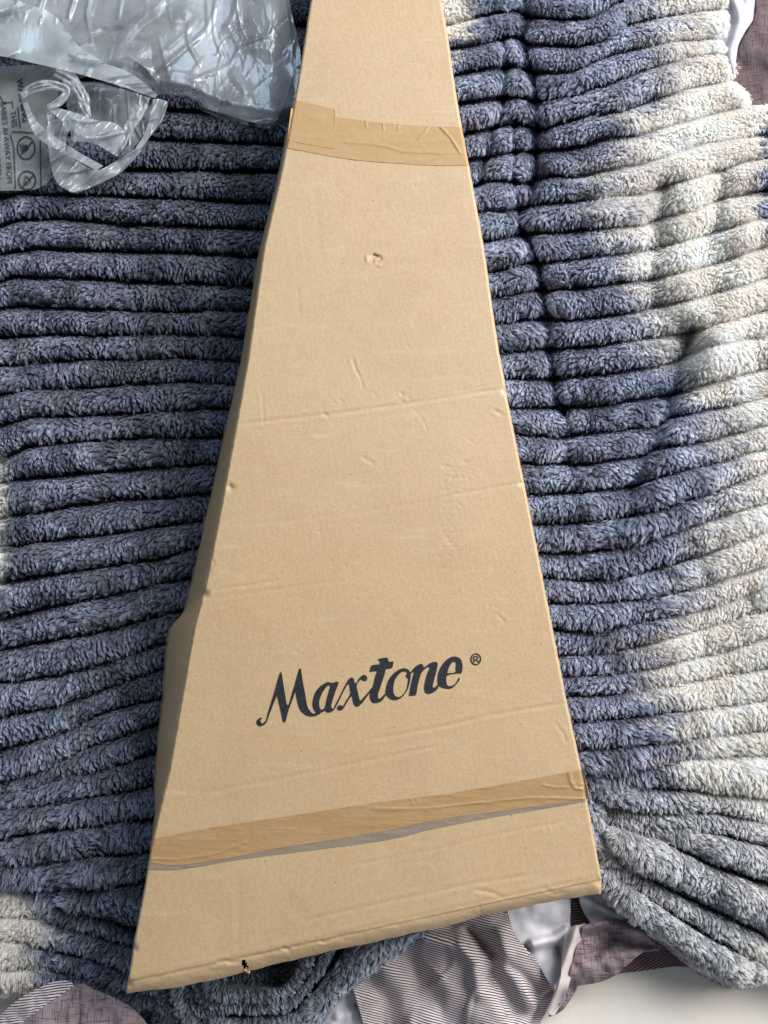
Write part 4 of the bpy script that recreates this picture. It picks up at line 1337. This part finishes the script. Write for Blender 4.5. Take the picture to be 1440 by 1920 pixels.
def print_text(body, x0, y0, size, adv_dir, bold=0.0):
    """text reading down the film; (x0, y0) is the baseline start in photo pixels"""
    cu = bpy.data.curves.new("warning_text", 'FONT')
    cu.body = body
    cu.size = 1.0
    cu.offset = bold
    cu.resolution_u = 3
    ob = bpy.data.objects.new("warning_text", cu)
    COL.objects.link(ob)
    dg = bpy.context.evaluated_depsgraph_get()
    me = bpy.data.meshes.new_from_object(ob.evaluated_get(dg))
    bpy.data.objects.remove(ob)
    co = np.zeros(len(me.vertices) * 3)
    me.vertices.foreach_get("co", co)
    co = co.reshape(-1, 3)
    d = np.array(adv_dir) / np.linalg.norm(adv_dir)
    upv = np.array([d[1], -d[0]])
    q = np.array([x0, y0]) + size * (co[:, :1] * d + co[:, 1:2] * upv)
    w = P(q[:, 0], q[:, 1], z_print(q[:, 0], q[:, 1]) + 0.0012)
    me.vertices.foreach_set("co", w.astype(np.float32).ravel())
    me.materials.clear()
    me.materials.append(M_BAGINK)
    me.update()
    o = bpy.data.objects.new("warning_text", me)
    COL.objects.link(o)
    o.parent = PR
    o.matrix_parent_inverse.identity()
    return o


print_text("WARNING", 31, 148, 17, (0.15, 1.0), 0.012)
print_text("THIS", 19, 208, 15, (0.12, 1.0))
print_text("BABIES AI AWAY FROM", 1, 190, 14.8, (0.085, 1.0))
print_text("CHILDREN", -12, 262, 15.5, (0.06, 1.0))


def pr_ink(loops, holes=()):
    o = ink("warning_symbol", loops, list(holes), z_print, M_BAGINK, BAG, 0.0012, step=6, smooth=False)
    o.parent = PR
    o.matrix_parent_inverse.identity()


for pl, w in (([(33.5, 200), (35.5, 222), (38.5, 239)], 2.0), ([(-10, 168), (0, 180), (6, 192), (18, 192), (22, 189), (25, 202)], 1.8),
              ([(22, 247), (40, 247), (63, 249)], 1.8), ([(75.5, 262), (76, 300), (77, 350)], 1.8), ([(19.5, 252), (26, 278), (27.5, 310), (29, 355)], 1.8),
              ([(62, 264), (40, 289)], 2.6), ([(63, 328), (41, 352)], 2.4),
              ([(38, 270), (41, 281), (44, 287)], 2.2), ([(42, 268), (44, 276), (47, 282)], 1.8),
              ([(44, 333), (48, 330), (56, 334), (57, 342), (50, 346), (45, 341)], 1.4)):
    pr_ink([stroke(pl, w)])
for cx, cy, rx_, ry_ in ((49, 277, 17.5, 22), (51, 338, 17, 18.5)):
    pr_ink([ring(cx, cy, rx_, ry_)], [ring(cx, cy, rx_ - 2.3, ry_ - 2.3)])
pr_ink([ring(48, 277, 5, 6)], [ring(46, 276.5, 1.6, 2)])
pr_ink([ring(50, 337, 4.4, 4.6)], [ring(50, 337, 3, 3.2)])

# ------------------------------------------------------------------ duvet showing below and beside the blanket
DUV = thing("duvet", "patchwork duvet in mauve hatching and fine stripes showing from under the fluffy blanket", "duvet", (0, -0.2, -0.06))


def cloth(name, sides, zf, mat, n_, m_, rot=0.0, thick=0.0025):
    A = coons(*sides, n_, m_)
    x, y = A[..., 0], A[..., 1]
    Pw = P(x, y, np.maximum(zf(x, y), -0.0425))
    # cloth coordinates follow the sheet
    q = P(x, y, -0.03 + 0 * x)
    c, s = math.cos(rot), math.sin(rot)
    h = zf(x, y)
    uv = np.stack([c * q[..., 0] + s * q[..., 1], -s * q[..., 0] + c * q[..., 1] + 0.06 * (h - h.mean())], -1)
    o = grid_obj(name, Pw, mat, DUV, uv=uv)
    if thick:
        md = o.modifiers.new("thickness", 'SOLIDIFY')
        md.thickness = thick
        md.offset = 0
    return o


def z_str(x, y):
    z_ = -0.018 + 0.010 * fbm(x / 150, y / 110, 901) + 0.004 * fbm(x / 46, y / 60, 903, 2) + 0.004 * folds(x, y, 905, 0.4, 120, 0.6, 0.5)
    for pts, dp, w in (([(850, 1730), (895, 1755), (915, 1772), (925, 1830), (960, 1900)], 0.012, 20), ([(760, 1800), (800, 1850), (880, 1960)], 0.010, 26),
                       ([(880, 1745), (905, 1775)], 0.012, 10), ([(690, 1820), (720, 1870), (730, 1950)], 0.006, 22), ([(925, 1790), (980, 1830), (1020, 1870)], 0.009, 12)):
        d, f = seg_dist(x, y, pts)
        z_ = z_ - dp * np.exp(-(d / w) ** 2)
    for pts, dp, w in (([(800, 1760), (860, 1770), (890, 1800), (900, 1860)], 0.012, 16), ([(940, 1750), (950, 1800), (990, 1880)], 0.010, 16)):
        d, f = seg_dist(x, y, pts)
        z_ = z_ + dp * np.exp(-(d / w) ** 2)
    z_ = z_ - 0.05 * sstep(28, 0, np.hypot((x - 1050) * 0.5, 0) * 0 + np.interp(y, [1690, 1711, 1757, 1798, 1854, 1920, 1980], [950, 952, 970, 1005, 1040, 1012, 1000]) - x) * sstep(1830, 1900, y)
    return z_


STR_R = [(945, 1640), (950, 1711), (967, 1757), (1003, 1798), (1040, 1854), (1030, 1885), (1010, 1925), (1000, 2000)]
cloth("striped_panel", ([(590, 1760), (760, 1680), (945, 1640)], STR_R, [(700, 2000), (850, 2000), (1000, 2000)], [(590, 1760), (650, 1835), (672, 1890), (700, 2000)]),
      z_str, M_STRIPE, 150, 120, rot=math.radians(-14))


def z_wh(x, y):
    z_ = -0.016 + 0.006 * fbm(x / 70, y / 70, 921)
    d, f = seg_dist(x, y, [(1000, 1770), (1040, 1760), (1062, 1745)])
    z_ = z_ + 0.012 * np.exp(-(d / 9) ** 2)
    d, f = seg_dist(x, y, [(1045, 1775), (1055, 1800), (1042, 1850)])
    return z_ - 0.012 * np.exp(-(d / 8) ** 2)


cloth("white_panel", ([(940, 1640), (1000, 1640), (1068, 1640)], [(1068, 1640), (1068, 1746), (1056, 1776), (1050, 1810), (1042, 1856)],
                      [(1036, 1852), (1039, 1854), (1042, 1856)], [(940, 1640), (950, 1709), (966, 1755), (1002, 1796), (1036, 1852)]), z_wh, M_WHITE, 60, 90)
cloth("white_fold", ([(1058, 1748), (1075, 1738), (1098, 1732)], [(1098, 1732), (1090, 1760), (1074, 1815), (1058, 1868), (1038, 1904)],
                     [(1024, 1896), (1030, 1902), (1038, 1904)], [(1058, 1748), (1056, 1790), (1048, 1840), (1024, 1896)]),
      lambda x, y: -0.006 + 0.006 * noise(x / 30, y / 40, 931) + 0.008 * np.exp(-((x - 1075 + 0.35 * (y - 1760)) / 8) ** 2) - 0.02 * sstep(1840, 1905, y), M_PINKWHITE, 30, 80)


def z_fl(x, y):
    z_ = -0.004 + 0.008 * fbm(x / 60, y / 50, 941)
    d, f = seg_dist(x, y, [(1090, 1740), (1140, 1732), (1200, 1750)])
    z_ = z_ + 0.010 * np.exp(-(d / 9) ** 2)
    d, f = seg_dist(x, y, [(1110, 1790), (1150, 1765), (1215, 1775)])
    z_ = z_ - 0.014 * np.exp(-(d / 12) ** 2)
    return z_ - 0.026 * sstep(1820, 1900, y)


cloth("mauve_flap", ([(1093, 1736), (1137, 1727), (1183, 1731), (1207, 1749), (1240, 1776)], [(1240, 1776), (1238, 1778), (1236, 1780)],
                     [(1030, 1906), (1050, 1896), (1062, 1880), (1067, 1851), (1125, 1839), (1160, 1822), (1201, 1787), (1236, 1780)],
                     [(1093, 1736), (1084, 1765), (1068, 1820), (1052, 1872), (1030, 1906)]), z_fl, M_HATCH, 110, 70)
cloth("striped_hem", ([(1064, 1660), (1085, 1660), (1112, 1660)], [(1112, 1660), (1118, 1700), (1122, 1735)], [(1064, 1750), (1090, 1745), (1122, 1738)], [(1064, 1660), (1066, 1700), (1064, 1750)]),
      lambda x, y: -0.028 + 0.003 * noise(x / 20, y / 20, 951), M_STRIPE_DK, 30, 40, rot=0.1)
cloth("striped_hem", ([(1120, 1830), (1180, 1790), (1260, 1770), (1330, 1790)], [(1330, 1790), (1320, 1805), (1300, 1812)], [(1130, 1828), (1200, 1820), (1260, 1812), (1300, 1812)], [(1120, 1830), (1125, 1829), (1130, 1828)]),
      lambda x, y: -0.038 + 0.003 * noise(x / 30, y / 20, 952), M_STRIPE_DK, 60, 20, rot=0.45)
cloth("pale_lining", ([(1085, 1660), (1130, 1665), (1200, 1710)], [(1200, 1710), (1212, 1735), (1225, 1762)], [(1112, 1740), (1160, 1738), (1225, 1762)], [(1085, 1660), (1090, 1700), (1112, 1740)]),
      lambda x, y: -0.016 + 0.008 * np.exp(-((y - 1710 - 0.5 * (x - 1140)) / 9) ** 2) + 0.003 * noise(x / 20, y / 20, 953), M_WHITE, 40, 40)
cloth("white_panel", ([(560, 1860), (610, 1850), (664, 1836)], [(664, 1836), (672, 1880), (688, 1960)], [(620, 1960), (655, 1955), (688, 1960)], [(560, 1860), (594, 1896), (620, 1960)]),
      lambda x, y: -0.030 + 0.010 * fbm(x / 60, y / 60, 961), M_WHITE, 50, 50)
cloth("mauve_panel", ([(480, 1860), (540, 1880), (592, 1898)], [(592, 1898), (615, 1912), (640, 1975)], [(480, 1990), (560, 1985), (640, 1975)], [(480, 1860), (480, 1920), (480, 1990)]),
      lambda x, y: -0.038 + 0.004 * noise(x / 40, y / 30, 962), M_HATCH, 40, 40)


# lower left corner of the duvet
def z_ll(x, y):
    z_ = 0.042 - 0.036 * np.clip(np.hypot((x - 135) / 165, (y - 1985) / 150), 0, 1.4) ** 2.2 + 0.003 * fbm(x / 40, y / 40, 971)
    for pts, dp, w in (([(145, 1855), (148, 1890), (142, 1960)], 0.006, 9), ([(175, 1870), (205, 1905), (225, 1960)], 0.005, 14)):
        d, f = seg_dist(x, y, pts)
        z_ = z_ - dp * np.exp(-(d / w) ** 2)
    return z_


IN_ = [(140, 1848), (120, 1862), (95, 1878), (66, 1900), (42, 1920), (0, 1990)]
cloth("striped_panel", ([(-60, 1990), (0, 1907), (40, 1872), (90, 1846), (125, 1840)], [(125, 1840), (134, 1843), (141, 1847)],
                        list(reversed(IN_)) if False else [(0, 1990), (42, 1920), (66, 1900), (95, 1878), (120, 1862), (141, 1847)],
                        [(-60, 1990), (-30, 1992), (0, 1990)]), z_ll, M_STRIPE, 90, 40, rot=math.radians(6))
cloth("mauve_panel", ([(0, 1990), (42, 1920), (66, 1900), (95, 1878), (120, 1862), (140, 1848), (158, 1845), (176, 1855), (217, 1873), (252, 1896), (275, 1922), (300, 1975)],
                      [(300, 1975), (310, 2000), (315, 2020)], [(0, 2050), (160, 2060), (315, 2020)], [(0, 1990), (0, 2020), (0, 2050)]),
      lambda x, y: z_ll(x, y) - 0.001, M_HATCH, 110, 60)

# upper right: brown hatched face and its pale turned border
cloth("mauve_panel", ([(1405, -160), (1500, -160), (1700, -160)], [(1700, -160), (1700, 100), (1700, 330)], [(1300, 330), (1500, 330), (1700, 330)],
                      [(1405, -160), (1416, 0), (1411, 39), (1390, 78), (1380, 103), (1376, 135), (1350, 220), (1300, 330)]),
      lambda x, y: -0.040 + 0.006 * fbm(x / 70, y / 80, 981), M_HATCH_DK, 90, 90)
cloth("white_border", ([(1300, -160), (1350, -160), (1408, -160)], [(1408, -160), (1415, 0), (1415, 22), (1409, 40), (1396, 60), (1384, 82), (1380, 103), (1376, 138)],
                       [(1330, 138), (1350, 140), (1376, 138)], [(1300, -160), (1310, 0), (1330, 138)]),
      lambda x, y: -0.026 + 0.010 * np.exp(-((x - 1378 - 8 * np.sin(y / 22)) / 9) ** 2) - 0.012 * sstep(1398, 1416, x) + 0.003 * noise(x / 18, y / 26, 983), M_LAV, 60, 90)
